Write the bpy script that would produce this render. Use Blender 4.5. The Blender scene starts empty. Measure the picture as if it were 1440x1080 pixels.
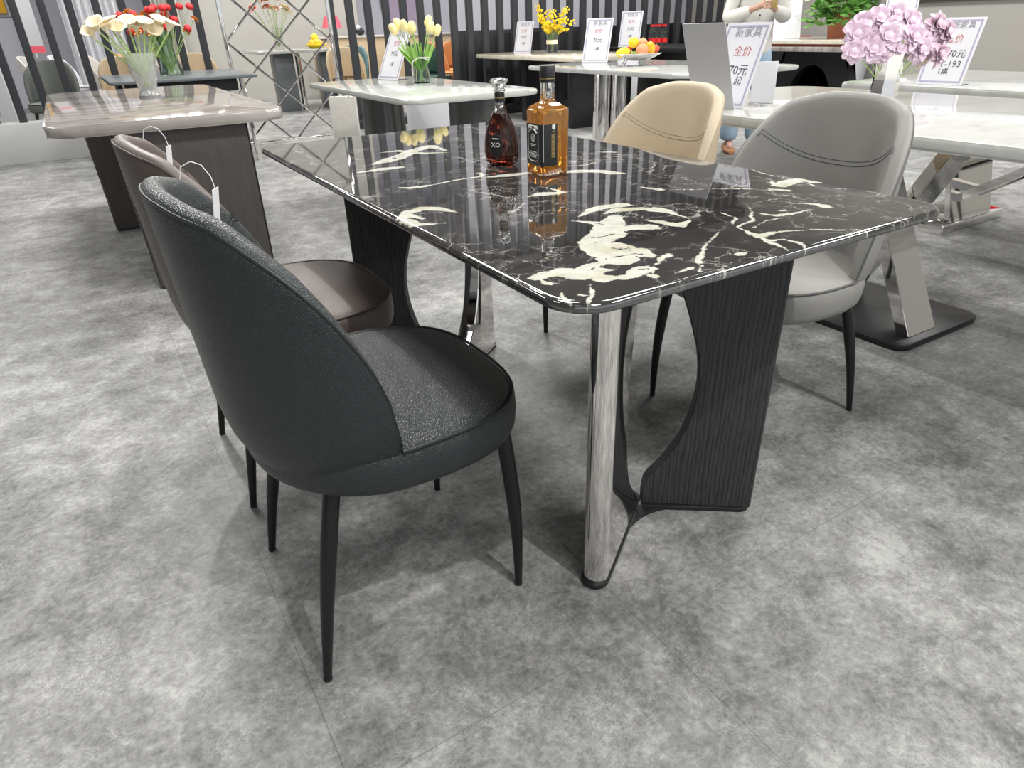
import bpy, bmesh, math, random
from mathutils import Vector, Matrix, Euler
C = bpy.context.scene.collection
random.seed(7)
PI = math.pi
def R(d): return math.radians(d)

# ------------------------------------------------------------------ shading helpers
class NT:
    def __init__(s, name):
        s.m = bpy.data.materials.new(name); s.m.use_nodes = True
        s.t = s.m.node_tree; s.b = s.t.nodes['Principled BSDF']
    def n(s, typ, **kw):
        nd = s.t.nodes.new(typ)
        for k, v in kw.items(): setattr(nd, k, v)
        return nd
    def l(s, a, b): s.t.links.new(a, b)
    def put(s, sock, v):
        if hasattr(v, 'links') or hasattr(v, 'is_linked'): s.l(v, sock)
        else: sock.default_value = v
    def math(s, op, a, b=None, c=None, clamp=False):
        nd = s.n('ShaderNodeMath', operation=op, use_clamp=clamp)
        s.put(nd.inputs[0], a)
        if b is not None: s.put(nd.inputs[1], b)
        if c is not None: s.put(nd.inputs[2], c)
        return nd.outputs[0]
    def vmath(s, op, a, b=None, out=0):
        nd = s.n('ShaderNodeVectorMath', operation=op)
        s.put(nd.inputs[0], a)
        if b is not None: s.put(nd.inputs[1], b)
        return nd.outputs[out]
    def coord(s, scale=(1, 1, 1), loc=(0, 0, 0), rot=(0, 0, 0), kind='Object'):
        tc = s.n('ShaderNodeTexCoord'); mp = s.n('ShaderNodeMapping')
        mp.inputs['Scale'].default_value = scale; mp.inputs['Location'].default_value = loc; mp.inputs['Rotation'].default_value = rot
        s.l(tc.outputs[kind], mp.inputs['Vector']); return mp.outputs[0]
    def noise(s, vec, scale=5, detail=4, rough=.55, dist=0, col=False):
        nd = s.n('ShaderNodeTexNoise'); s.l(vec, nd.inputs['Vector'])
        nd.inputs['Scale'].default_value = scale; nd.inputs['Detail'].default_value = detail
        nd.inputs['Roughness'].default_value = rough; nd.inputs['Distortion'].default_value = dist
        return nd.outputs['Color' if col else 'Fac']
    def ramp(s, fac, stops):
        nd = s.n('ShaderNodeValToRGB'); s.l(fac, nd.inputs[0]); e = nd.color_ramp.elements
        while len(e) < len(stops): e.new(.5)
        for el, (p, c) in zip(e, stops):
            el.position = p; el.color = (c, c, c, 1) if not isinstance(c, tuple) else (*c, 1)
        return nd.outputs[0]
    def mix(s, f, a, b, mode='MIX'):
        nd = s.n('ShaderNodeMix', data_type='RGBA', blend_type=mode)
        s.put(nd.inputs['Factor'], f)
        for sock, v in ((nd.inputs[6], a), (nd.inputs[7], b)):
            if isinstance(v, tuple): sock.default_value = (*v, 1)[:4]
            else: s.l(v, sock)
        return nd.outputs[2]
    def bump(s, h, strength=.3, dist=.002):
        nd = s.n('ShaderNodeBump'); nd.inputs['Strength'].default_value = strength; nd.inputs['Distance'].default_value = dist
        s.l(h, nd.inputs['Height']); s.l(nd.outputs[0], s.b.inputs['Normal'])
    def set(s, **kw):
        names = dict(col='Base Color', rough='Roughness', metal='Metallic', trans='Transmission Weight', ior='IOR', spec='Specular IOR Level',
                     coat='Coat Weight', sheen='Sheen Weight', sss='Subsurface Weight', alpha='Alpha')
        for k, v in kw.items():
            sk = s.b.inputs[names[k]]
            if isinstance(v, tuple): sk.default_value = (*v, 1)[:4]
            else: s.put(sk, v)
        return s

def plain(name, col, rough=.5, metal=0, var=.12, nscale=30, **kw):
    s = NT(name); v = s.coord()
    f = s.noise(v, nscale, 3)
    lo = tuple(c * (1 - var) for c in col); hi = tuple(min(1, c * (1 + var)) for c in col)
    s.set(col=s.mix(f, lo, hi), rough=rough, metal=metal, **kw)
    return s.m

def leather(name, col, rough=.5, bs=.5):
    s = NT(name); s.b.inputs['Specular IOR Level'].default_value = .6; v = s.coord()
    vo = s.n('ShaderNodeTexVoronoi', feature='DISTANCE_TO_EDGE'); vo.inputs['Scale'].default_value = 330
    w = s.vmath('ADD', v, s.vmath('MULTIPLY', s.noise(v, 60, 2, col=True), (.006, .006, .006)))
    s.l(w, vo.inputs['Vector'])
    h = s.math('ADD', s.math('MULTIPLY', vo.outputs[0], 1.4), s.math('MULTIPLY', s.noise(v, 700, 2), .35))
    s.bump(h, bs, .0012)
    f = s.noise(v, 6, 3)
    s.set(col=s.mix(f, tuple(c * .88 for c in col), tuple(c * 1.12 for c in col)), rough=rough)
    return s.m

def floor_material():
    s = NT('grey concrete look vinyl tiles'); v = s.coord()
    big = s.noise(v, 1.8, 6, .66, .4); mid = s.noise(v, 8, 8, .78, .3); fine = s.noise(v, 60, 5, .75)
    f = s.math('ADD', s.math('MULTIPLY', big, .30), s.math('ADD', s.math('MULTIPLY', mid, .42), s.math('MULTIPLY', fine, .28)))
    col = s.ramp(f, [(.41, (.105, .105, .102)), (.47, (.20, .20, .194)), (.53, (.305, .305, .296)), (.595, (.46, .46, .445))])
    gr = s.math('MULTIPLY', s.ramp(s.noise(v, 190, 4, .8), [(.46, 0), (.60, 1)]), s.ramp(s.noise(v, 6, 6, .8), [(.44, 0), (.60, 1)]))
    col = s.mix(s.math('MULTIPLY', gr, .55), col, (.09, .09, .088))
    # tiles .61 m, seams as hairlines
    sx = s.n('ShaderNodeSeparateXYZ'); s.l(v, sx.inputs[0])
    def seam(o, off):
        m = s.math('FRACT', s.math('DIVIDE', s.math('SUBTRACT', o, off), .612))
        d = s.math('MULTIPLY', s.math('MINIMUM', m, s.math('SUBTRACT', 1.0, m)), .612)
        return s.math('LESS_THAN', d, .0009), s.math('FLOOR', s.math('DIVIDE', s.math('SUBTRACT', o, off), .612))
    a, ia = seam(sx.outputs[0], .228 - 6.12); b, ib = seam(sx.outputs[1], .048 - 6.12)
    wn = s.n('ShaderNodeTexWhiteNoise', noise_dimensions='2D'); cb = s.n('ShaderNodeCombineXYZ')
    s.l(ia, cb.inputs[0]); s.l(ib, cb.inputs[1]); s.l(cb.outputs[0], wn.inputs['Vector'])
    tone = s.math('ADD', .96, s.math('MULTIPLY', wn.outputs['Value'], .08))
    col = s.mix(1.0, col, tone, 'MULTIPLY')
    sm = s.math('MAXIMUM', a, b)
    col = s.mix(s.math('MULTIPLY', sm, .5), col, (.06, .06, .06))
    s.set(col=col, rough=s.math('ADD', .34, s.math('MULTIPLY', mid, .25)), spec=.4)
    s.bump(s.math('SUBTRACT', s.math('MULTIPLY', fine, .3), sm), .12, .002)
    return s.m

CHAINS = [[(0.102,1.0775,0.0008),(0.1395,1.0709,0.0125),(0.1829,1.0771,0.0175),(0.2257,1.0714,0.01)],[(0.1744,1.1619,0.0008),(0.2151,1.1745,0.02),(0.2708,1.2113,0.027499999999999997),(0.3554,1.29,0.02),(0.4311,1.3299,0.02),(0.4361,1.2057,0.0008)],[(0.2671,1.3234,0.0008),(0.3211,1.321,0.0125),(0.3596,1.2293,0.011250000000000001),(0.4309,1.1876,0.0008)],[(0.1168,0.8393,0.0008),(0.1417,0.8121,0.011250000000000001),(0.2041,0.8117,0.003),(0.2844,0.828,0.004),(0.3359,0.8227,0.005),(0.3469,0.8608,0.004),(0.3038,0.8774,0.0008)],[(0.3317,0.8033,0.0008),(0.3761,0.7964,0.0125),(0.434,0.7867,0.01)],[(0.0099,0.5693,0.01),(0.0411,0.6049,0.015),(0.0755,0.6156,0.0175),(0.0994,0.5966,0.013749999999999998),(0.117,0.5497,0.0008)],[(0.0105,0.5528,0.0125),(0.0122,0.5114,0.011250000000000001),(0.0381,0.5021,0.005),(0.0698,0.4884,0.0008)],[(0.0331,0.5867,0.015),(0.0385,0.5469,0.006)],[(0.5191,0.7343,0.011250000000000001),(0.5591,0.7123,0.0175),(0.5911,0.6849,0.01625),(0.5984,0.6468,0.0175),(0.6169,0.6233,0.0008)],[(0.5646,0.7919,0.0008),(0.6167,0.7777,0.004),(0.6594,0.7861,0.0008)],[(0.3018,0.5713,0.0008),(0.3392,0.5706,0.013749999999999998),(0.3816,0.5572,0.006),(0.3775,0.6175,0.0008)],[(0.7499,0.9066,0.003),(0.7831,0.8767,0.005)],[(0.5465,0.4909,0.004),(0.5602,0.4509,0.011250000000000001)],[(0.2878,0.374,0.0008),(0.3327,0.3983,0.011250000000000001),(0.3697,0.3989,0.015),(0.409,0.3934,0.013749999999999998),(0.4263,0.3691,0.0008)],[(0.3373,0.3583,0.0008),(0.3797,0.3658,0.015),(0.413,0.3467,0.01),(0.433,0.3234,0.0175),(0.4439,0.2978,0.01),(0.4359,0.2349,0.0008)],[(0.4297,0.2287,0.0008),(0.3884,0.2143,0.01),(0.3783,0.2474,0.01),(0.3667,0.2737,0.0008)],[(0.2589,0.3581,0.0008),(0.2738,0.329,0.007),(0.2886,0.3046,0.011250000000000001),(0.291,0.2694,0.0175)],[(0.3381,0.3229,0.015),(0.2896,0.2849,0.027499999999999997),(0.2483,0.2473,0.0325),(0.2048,0.2254,0.022500000000000003),(0.1872,0.171,0.0325),(0.1826,0.1351,0.03)],[(0.2829,0.2596,0.0175),(0.3165,0.2496,0.015),(0.3423,0.2336,0.015),(0.3433,0.2128,0.0008)],[(0.2132,0.1844,0.025),(0.2119,0.1523,0.027499999999999997),(0.2273,0.1407,0.02125),(0.2314,0.1139,0.01)],[(0.1786,0.1186,0.0125),(0.1526,0.1277,0.007),(0.1157,0.1222,0.01625),(0.0896,0.1115,0.022500000000000003),(0.0816,0.131,0.0175),(0.0551,0.137,0.0125),(0.035,0.136,0.0125),(0.0203,0.1428,0.0008)],[(0.0346,0.1323,0.0008),(0.0316,0.1027,0.005),(0.0424,0.0972,0.0008)],[(0.1477,0.0929,0.0008),(0.1304,0.1058,0.01),(0.1102,0.0963,0.011250000000000001),(0.1035,0.0776,0.0125),(0.1251,0.0655,0.007),(0.1515,0.0591,0.011250000000000001),(0.1793,0.0694,0.01625),(0.1939,0.0725,0.011250000000000001)],[(0.1725,0.0435,0.007),(0.1745,0.0421,0.007)],[(0.2374,0.0359,0.005),(0.2404,0.0365,0.005)],[(0.0444,0.0479,0.003),(0.0469,0.0404,0.003)],[(0.1969,0.0731,0.0008),(0.2324,0.0903,0.005),(0.2554,0.0958,0.007)],[(0.0759,0.0701,0.0008),(0.0623,0.0441,0.004),(0.033,0.0098,0.0008)],[(0.0259,0.0649,0.0008),(0.0166,0.0433,0.004),(0.0154,0.0279,0.0008)],[(0.268,0.0488,0.0008),(0.2383,0.0148,0.002),(0.3093,0.0788,0.0008)],[(0.6114,0.001,0.0008),(0.5953,0.0206,0.002),(0.5708,0.0377,0.003),(0.5434,0.0572,0.002),(0.5212,0.0672,0.002),(0.4852,0.0845,0.003),(0.4459,0.0822,0.01),(0.4507,0.1076,0.004),(0.4613,0.1389,0.0015),(0.5138,0.163,0.003),(0.5785,0.2222,0.0008)],[(0.4459,0.0822,0.0008),(0.4289,0.0543,0.004),(0.4282,0.036,0.003),(0.4122,0.006,0.0008)],[(0.4494,0.1017,0.0008),(0.4356,0.0621,0.004),(0.4624,0.048,0.003),(0.4648,0.0238,0.003),(0.446,-0.0019,0.0008)],[(0.7997,0.3551,0.0008),(0.7793,0.3174,0.0175),(0.8234,0.326,0.01875),(0.8592,0.3272,0.011250000000000001),(0.858,0.2971,0.01),(0.8663,0.275,0.0008)],[(0.7368,0.3091,0.004),(0.7548,0.2747,0.006)],[(0.5615,0.1873,0.0008),(0.5739,0.1565,0.007),(0.6123,0.1471,0.005),(0.6598,0.1463,0.0008)],[(0.6096,0.1752,0.003),(0.632,0.1574,0.002)],[(0.6685,0.2012,0.0008),(0.7018,0.165,0.004),(0.701,0.1471,0.0125),(0.7005,0.1249,0.0008)],[(0.5132,0.2364,0.0008),(0.5055,0.1938,0.002),(0.4709,0.1576,0.0008)],[(0.2512,0.0308,0.0008),(0.3014,0.0752,0.003),(0.3691,0.1244,0.0015),(0.4154,0.1402,0.0008)],[(0.2042,0.0343,0.0008),(0.2401,0.0366,0.005),(0.2455,0.0351,0.0008)],[(0.3415,0.042,0.007),(0.3505,0.041,0.007)],[(0.5492,0.4637,0.0008),(0.6,0.4132,0.0013000000000000002),(0.6957,0.343,0.0013000000000000002),(0.7443,0.2834,0.0008)],[(0.8743,0.4866,0.0008),(0.8518,0.3822,0.0015),(0.8331,0.2729,0.0008)],[(0.482,0.1247,0.0008),(0.5263,0.1473,0.002),(0.5603,0.1405,0.0008)]]
def black_marble():
    s = NT('black marble with cream veins'); v = s.coord()
    sx = s.n('ShaderNodeSeparateXYZ'); s.l(v, sx.inputs[0]); cb = s.n('ShaderNodeCombineXYZ')
    s.l(sx.outputs[0], cb.inputs[0]); s.l(sx.outputs[1], cb.inputs[1]); p0 = cb.outputs[0]
    at = s.n('ShaderNodeAttribute', attribute_name='vein_distance'); d = at.outputs['Fac']
    rag = s.math('MULTIPLY', s.math('SUBTRACT', s.noise(p0, 42, 8, .80, 1.0), .5), .045)
    d2 = s.math('ADD', d, s.math('MULTIPLY', rag, s.ramp(s.math('ADD', d, .02), [(.0, 1.0), (.03, .4)])))
    mr = s.n('ShaderNodeMapRange'); s.l(d2, mr.inputs[0]); mr.inputs[1].default_value = .0012; mr.inputs[2].default_value = -.0004
    isl = s.math('MULTIPLY', s.ramp(s.noise(s.vmath('MULTIPLY', p0, (26, 40, 1)), 1, 4, .6, 1.2), [(.60, 0), (.63, 1)]), s.ramp(s.math('MULTIPLY', d, -30), [(.15, 0), (.3, 1)]))
    mask = s.math('MULTIPLY', mr.outputs[0], s.math('SUBTRACT', 1.0, isl))
    cream = s.mix(s.noise(p0, 34, 6, .7), (.30, .30, .25), (.80, .80, .71))
    cream = s.mix(s.ramp(s.noise(p0, 9, 3), [(.5, 0), (.68, .55)]), cream, (.40, .36, .20))
    # hair cracks
    def crack(scale, warp, width, mscale, lo, hi):
        wv = s.vmath('ADD', p0, s.vmath('MULTIPLY', s.vmath('SUBTRACT', s.noise(p0, warp, 5, .65, col=True), (.5, .5, .5)), (.13, .13, 0)))
        vo = s.n('ShaderNodeTexVoronoi', feature='DISTANCE_TO_EDGE'); vo.inputs['Scale'].default_value = scale; s.l(wv, vo.inputs['Vector'])
        m = s.n('ShaderNodeMapRange'); s.l(vo.outputs[0], m.inputs[0]); m.inputs[1].default_value = width; m.inputs[2].default_value = 0
        return s.math('MULTIPLY', m.outputs[0], s.ramp(s.noise(p0, mscale, 3, .6), [(lo, 0), (hi, 1)]))
    c1 = crack(5, 7, .009, 5, .46, .60); c2 = crack(17, 16, .020, 5, .46, .58); c3 = crack(34, 30, .032, 7, .55, .64)
    cr = s.math('MAXIMUM', s.math('MAXIMUM', s.math('MULTIPLY', c1, .85), s.math('MULTIPLY', c2, .75)), s.math('MULTIPLY', c3, .5))
    base = s.mix(s.noise(p0, 5, 5, .6), (.008, .008, .009), (.045, .043, .040))
    col = s.mix(cr, base, (.55, .53, .48)); col = s.mix(mask, col, cream)
    s.set(col=col, rough=.03, spec=.9, ior=1.95, coat=.0)
    s.b.inputs['Coat Roughness'].default_value = .02
    return s.m

def pale_marble(name, base, dark, tint, rot=0, streak=(1, 6, 1), rough=.08):
    s = NT(name); v = s.coord(scale=streak, rot=(0, 0, rot))
    a = s.noise(v, 1.1, 6, .62, 1.2); b = s.noise(v, 3.2, 5, .6, .8)
    col = s.mix(s.ramp(a, [(.38, 0), (.60, 1)]), base, tint)
    col = s.mix(s.math('MULTIPLY', s.ramp(b, [(.50, 0), (.68, 1)]), .55), col, dark)
    s.set(col=col, rough=rough, spec=.6)
    return s.m

def wood_black():
    s = NT('black stained oak'); v = s.coord(scale=(1, 1, 1))
    vv = s.vmath('MULTIPLY', v, (13, 13, 1.5))
    w = s.n('ShaderNodeTexWave', wave_type='BANDS', bands_direction='X', wave_profile='SAW')
    w.inputs['Scale'].default_value = 3.0; w.inputs['Distortion'].default_value = 8; w.inputs['Detail'].default_value = 3; w.inputs['Detail Scale'].default_value = .9
    s.l(vv, w.inputs['Vector'])
    pore = s.noise(s.vmath('MULTIPLY', v, (260, 260, 14)), 1, 3, .6)
    h = s.math('ADD', s.math('MULTIPLY', w.outputs['Fac'], .45), s.math('MULTIPLY', pore, .75))
    s.set(col=s.ramp(h, [(.35, (.010, .011, .012)), (.95, (.055, .057, .060))]), rough=.55)
    s.bump(h, .35, .0015)
    return s.m

def brushed(name, col, rough=.32):
    s = NT(name); v = s.coord(scale=(60, 60, .6)); f = s.noise(v, 1, 3)
    s.set(col=s.mix(f, tuple(c * .8 for c in col), tuple(c * 1.2 for c in col)), rough=rough, metal=.85)
    return s.m

M = {}
M['floor'] = floor_material()
M['marble'] = black_marble()
M['wood'] = wood_black()
M['chrome'] = plain('polished chrome', (.86, .84, .82), .045, 1.0, .03)
M['gunmetal'] = plain('dark gunmetal', (.022, .023, .024), .28, .55)
M['base_black'] = plain('satin black metal', (.020, .020, .021), .35, .3)
M['l_dark'] = leather('charcoal leather', (.018, .024, .026), .36, 1.0)
M['l_brown'] = leather('taupe leather', (.095, .072, .062), .45, .35)
M['l_grey'] = leather('grey leather', (.23, .225, .21), .5, .15)
M['l_beige'] = leather('cream leather', (.52, .43, .30), .5, .15)
M['pipe_dark'] = plain('charcoal piping', (.010, .013, .014), .4)
M['pipe_brown'] = plain('taupe piping', (.05, .038, .033), .45)
M['pipe_grey'] = plain('grey piping', (.10, .10, .095), .45)
M['pipe_beige'] = plain('cream piping', (.40, .33, .23), .5)
M['brown_metal'] = brushed('brushed brown grey steel', (.115, .103, .094), .40)
M['smoke_metal'] = brushed('smoky brushed steel', (.16, .165, .16), .36)
M['black_edge'] = plain('black edge band', (.01, .01, .01), .4)
M['m_streak'] = pale_marble('streaked taupe marble', (.40, .375, .35), (.13, .105, .09), (.24, .21, .19), 0, (.8, 7, 1))
M['m_white'] = pale_marble('white clouded marble', (.54, .54, .525), (.32, .32, .295), (.46, .47, .44), .3, (1, 2.2, 1))
M['m_green'] = pale_marble('pale grey green marble', (.56, .58, .54), (.42, .43, .39), (.49, .51, .47), .5, (1, 3, 1))
M['m_cream'] = pale_marble('cream marble', (.72, .67, .56), (.5, .44, .33), (.62, .57, .46), .2, (1, 4, 1))
M['m_edge'] = plain('pale marble edge', (.80, .80, .75), .15)
M['slate'] = plain('dark slate top', (.12, .135, .14), .30, 0, .3, 8)
M['white'] = plain('white gloss board', (.60, .60, .63), .35, 0, .03)
M['white_wall'] = plain('white painted plinth', (.42, .42, .42), .5, 0, .03)
M['wall'] = plain('warm grey wall paint', (.42, .41, .375), .8, 0, .04, 4)
M['lav'] = plain('lavender grey wall paint', (.56, .56, .62), .7, 0, .03, 4)
M['slat'] = plain('matt black slat', (.030, .032, .037), .42, 0, .2)
M['ceiling'] = plain('grey ceiling', (.40, .40, .40), .9, 0, .05)
M['black'] = plain('black panel', (.012, .012, .015), .4)
M['ink'] = plain('black marker ink', (.04, .04, .05), .6)
M['grey_ink'] = plain('grey print', (.22, .22, .26), .6)
M['red_ink'] = plain('red print', (.45, .10, .09), .6)
M['frame_ink'] = plain('violet grey border print', (.33, .31, .42), .5)
M['paper'] = plain('white paper', (.86, .86, .88), .55, 0, .02)
def glassy(name, col, rough=.02, ior=1.45, tr=1.0):
    s = NT(name); f = s.noise(s.coord(), 20, 2)
    s.set(col=s.mix(f, tuple(c * .96 for c in col), col), rough=rough, trans=tr, ior=ior); return s.m
M['glass'] = glassy('clear glass', (.97, .98, .97))
M['cut_glass'] = glassy('cut crystal', (.95, .96, .95), .12, 1.5, .8)
M['glass_green'] = glassy('pale green glass', (.80, .92, .84))
M['whisky'] = glassy('golden whisky', (1.0, .50, .07), .02, 1.36, .75)
M['cognac'] = glassy('dark amber cognac', (.12, .020, .009), .03, 1.36, .75)
M['water'] = glassy('water', (.85, .93, .9), .0, 1.33)
M['label_black'] = plain('black bottle label', (.012, .014, .014), .45)
M['label_white'] = plain('silver white print', (.72, .72, .70), .5)
M['gold'] = plain('gold print', (.55, .40, .15), .35, .7)
M['leaf'] = plain('fresh green leaf', (.28, .52, .10), .5, 0, .3)
M['stem'] = plain('light green stem', (.34, .48, .16), .5, 0, .2)
M['leaf_dark'] = plain('pothos leaf', (.14, .33, .07), .4, 0, .35)
M['cream'] = plain('cream petal', (.85, .76, .55), .6, 0, .12)
M['tulip'] = plain('yellow tulip petal', (.90, .75, .36), .55, 0, .15)
M['yellow'] = plain('bright yellow petal', (.92, .68, .03), .6, 0, .15)
M['redp'] = plain('red petal', (.62, .03, .03), .55, 0, .25)
M['orangep'] = plain('orange petal', (.85, .38, .12), .6, 0, .25)
M['coral'] = plain('coral petal', (.85, .33, .24), .6, 0, .2)
M['pink'] = plain('pale lilac pink petal', (.78, .62, .74), .65, 0, .14)
M['pink2'] = plain('mauve petal', (.72, .56, .65), .65, 0, .14)
M['skin'] = plain('skin', (.50, .30, .22), .5, 0, .06, sss=.05)
M['hair'] = plain('black hair', (.012, .010, .010), .5)
M['shirt'] = plain('off white cotton', (.60, .59, .55), .8, 0, .08, 12)
M['denim'] = plain('pale blue denim', (.33, .45, .56), .8, 0, .22, 14)
M['tan'] = plain('tan shoe leather', (.42, .20, .09), .5)
M['terracotta'] = plain('terracotta pot', (.52, .16, .09), .6, 0, .2)
M['lemon'] = plain('lemon skin', (.90, .70, .03), .5, 0, .1)
M['mango'] = plain('orange mango skin', (.90, .48, .03), .45, 0, .15)
M['peach'] = plain('blushing peach skin', (.85, .33, .16), .6, 0, .3, 12)
M['apple'] = plain('red apple skin', (.70, .10, .05), .35, 0, .3)
M['kiwi'] = plain('green grape skin', (.30, .38, .08), .4, 0, .3)
M['redcap'] = plain('red plastic', (.65, .02, .02), .4)
M['orange_l'] = plain('orange upholstery', (.62, .25, .08), .6)
M['green_l'] = plain('dark green upholstery', (.03, .09, .06), .6)
M['teal_l'] = plain('teal upholstery', (.09, .17, .18), .6)
M['tan_l'] = plain('tan upholstery', (.50, .38, .24), .6)
M['olive_l'] = plain('grey green upholstery', (.15, .165, .15), .55)
M['light_l'] = plain('light grey upholstery', (.52, .50, .46), .6)
M['blue'] = plain('glazed blue', (.02, .07, .30), .15)
M['pinkred'] = plain('pink red fabric', (.75, .10, .14), .6)
M['purple'] = plain('lilac board', (.45, .36, .48), .6)

# ------------------------------------------------------------------ mesh helpers
def link(name, me, mat=None, parent=None):
    o = bpy.data.objects.new(name, me); C.objects.link(o)
    if mat is not None and me is not None: me.materials.append(mat)
    if parent is not None: o.parent = parent
    return o
def smooth(me, ang=None):
    for p in me.polygons: p.use_smooth = True
    if ang is not None: me.set_sharp_from_angle(angle=R(ang))
def obj(name, bm, mat, parent=None, ang=40):
    bmesh.ops.recalc_face_normals(bm, faces=bm.faces[:])
    me = bpy.data.meshes.new(name); bm.to_mesh(me); bm.free(); smooth(me, ang)
    return link(name, me, mat, parent)
def tag(o, label, cat, group=None, kind=None):
    o['label'] = label; o['category'] = cat
    if group: o['group'] = group
    if kind: o['kind'] = kind
    return o
def thing(name, label, cat, loc=(0, 0, 0), rz=0, group=None):
    o = bpy.data.objects.new(name, None); C.objects.link(o); o.location = loc; o.rotation_euler = (0, 0, rz)
    return tag(o, label, cat, group)
def struct(name, bm, mat, label=None):
    o = obj(name, bm, mat); o['kind'] = 'structure'
    if label: o['label'] = label
    return o
def copytree(o, parent=None, mats=None):
    c = o.copy(); C.objects.link(c); c.parent = parent
    if mats and o.type == 'MESH' and o.data.materials and o.data.materials[0] in mats:
        c.material_slots[0].link = 'OBJECT'; c.material_slots[0].material = mats[o.data.materials[0]]
    for ch in list(o.children): copytree(ch, c, mats)
    return c
def dup(o, loc, rz, label, group=None, mats=None, scale=None):
    c = copytree(o, None, mats); c.location = loc; c.rotation_euler = (0, 0, rz); c['label'] = label
    if group: c['group'] = group
    elif 'group' in c: del c['group']
    if scale: c.scale = (scale,) * 3
    return c
def BM(): return bmesh.new()
def box(bm, x0, x1, y0, y1, z0, z1, bev=0, seg=2, mat=None):
    r = bmesh.ops.create_cube(bm, size=1); vs = r['verts']
    m = Matrix.Translation(((x0 + x1) / 2, (y0 + y1) / 2, (z0 + z1) / 2)) @ Matrix.Diagonal((abs(x1 - x0), abs(y1 - y0), abs(z1 - z0), 1))
    if mat is not None: m = mat @ m
    bmesh.ops.transform(bm, matrix=m, verts=vs)
    if bev:
        es = list({e for v in vs for e in v.link_edges})
        bmesh.ops.bevel(bm, geom=es, offset=bev, segments=seg, profile=.5, affect='EDGES')
    return bm
def prism(bm, pts, z0, z1, bev=0, seg=3, mat=None):
    a = [bm.verts.new((x, y, z0)) for x, y in pts]; b = [bm.verts.new((x, y, z1)) for x, y in pts]
    n = len(pts); f0 = bm.faces.new(a[::-1]); f1 = bm.faces.new(b)
    for i in range(n): bm.faces.new((a[i], a[(i + 1) % n], b[(i + 1) % n], b[i]))
    if bev:
        es = list(f0.edges) + list(f1.edges)
        bmesh.ops.bevel(bm, geom=es, offset=bev, segments=seg, profile=.5, affect='EDGES')
    if mat is not None: bmesh.ops.transform(bm, matrix=mat, verts=bm.verts[:])
    return bm
def rrect(x0, x1, y0, y1, r, n=8):
    out = []
    for cx, cy, a0 in ((x1 - r, y1 - r, 0), (x0 + r, y1 - r, 90), (x0 + r, y0 + r, 180), (x1 - r, y0 + r, 270)):
        for i in range(n + 1):
            a = R(a0 + 90 * i / n); out.append((cx + r * math.cos(a), cy + r * math.sin(a)))
    return out
def lathe(bm, prof, n=24, sx=1, sy=1, mat=None, ripple=None):
    rings = []; vs = []
    for r, z in prof:
        if r < 1e-6: rg = [bm.verts.new((0, 0, z))]
        else:
            rg = []
            for i in range(n):
                a = 2 * PI * i / n; rr = r * (ripple(a, z) if ripple else 1)
                rg.append(bm.verts.new((rr * math.cos(a) * sx, rr * math.sin(a) * sy, z)))
        rings.append(rg); vs += rg
    for a, b in zip(rings[:-1], rings[1:]):
        for i in range(n):
            j = (i + 1) % n
            if len(a) == 1 and len(b) == 1: continue
            if len(a) == 1: bm.faces.new((a[0], b[i], b[j]))
            elif len(b) == 1: bm.faces.new((a[i], a[j], b[0]))
            else: bm.faces.new((a[i], a[j], b[j], b[i]))
    if mat is not None: bmesh.ops.transform(bm, matrix=mat, verts=vs)
    return bm
def tube(bm, pts, rad, n=8, closed=False, caps=True, flat=None):
    pts = [Vector(p) for p in pts]; k = len(pts)
    if not hasattr(rad, '__len__'): rad = [rad] * k
    up = Vector((0, 0, 1)); rings = []; prev = None
    for i, p in enumerate(pts):
        if closed: t = pts[(i + 1) % k] - pts[i - 1]
        else: t = pts[min(i + 1, k - 1)] - pts[max(i - 1, 0)]
        t.normalize()
        if prev is None:
            a = t.cross(up)
            if a.length < 1e-3: a = t.cross(Vector((1, 0, 0)))
        else: a = prev - t * prev.dot(t)
        a.normalize(); prev = a; b = t.cross(a)
        f = flat or 1
        rings.append([bm.verts.new(p + (a * math.cos(2 * PI * j / n) + b * math.sin(2 * PI * j / n) * f) * rad[i]) for j in range(n)])
    for i in range(k if closed else k - 1):
        a, b = rings[i], rings[(i + 1) % k]
        for j in range(n): bm.faces.new((a[j], a[(j + 1) % n], b[(j + 1) % n], b[j]))
    if caps and not closed: bm.faces.new(rings[0][::-1]); bm.faces.new(rings[-1])
    return bm
def ball(bm, c, r, s=(1, 1, 1), n=12, rot=None):
    m = Matrix.Translation(c) @ (rot.to_matrix().to_4x4() if rot else Matrix()) @ Matrix.Diagonal((s[0] * r, s[1] * r, s[2] * r, 1))
    bmesh.ops.create_uvsphere(bm, u_segments=n, v_segments=max(6, n * 2 // 3), radius=1, matrix=m); return bm
def interp(tab, x):
    if x <= tab[0][0]: return tab[0][1]
    for (a, b), (c, d) in zip(tab[:-1], tab[1:]):
        if x <= c:
            t = (x - a) / (c - a); return b + (d - b) * t
    return tab[-1][1]
def sinterp(tab, x):   # smooth (catmull) interpolation
    n = len(tab)
    if x <= tab[0][0]: return tab[0][1]
    if x >= tab[-1][0]: return tab[-1][1]
    for i in range(n - 1):
        if x <= tab[i + 1][0]:
            x0, y0 = tab[i]; x1, y1 = tab[i + 1]; h = x1 - x0; t = (x - x0) / h
            m0 = (y1 - tab[i - 1][1]) / (x1 - tab[i - 1][0]) if i > 0 else (y1 - y0) / h
            m1 = (tab[i + 2][1] - y0) / (tab[i + 2][0] - x0) if i < n - 2 else (y1 - y0) / h
            return (2*t**3-3*t*t+1)*y0 + (t**3-2*t*t+t)*h*m0 + (-2*t**3+3*t*t)*y1 + (t**3-t*t)*h*m1

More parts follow.
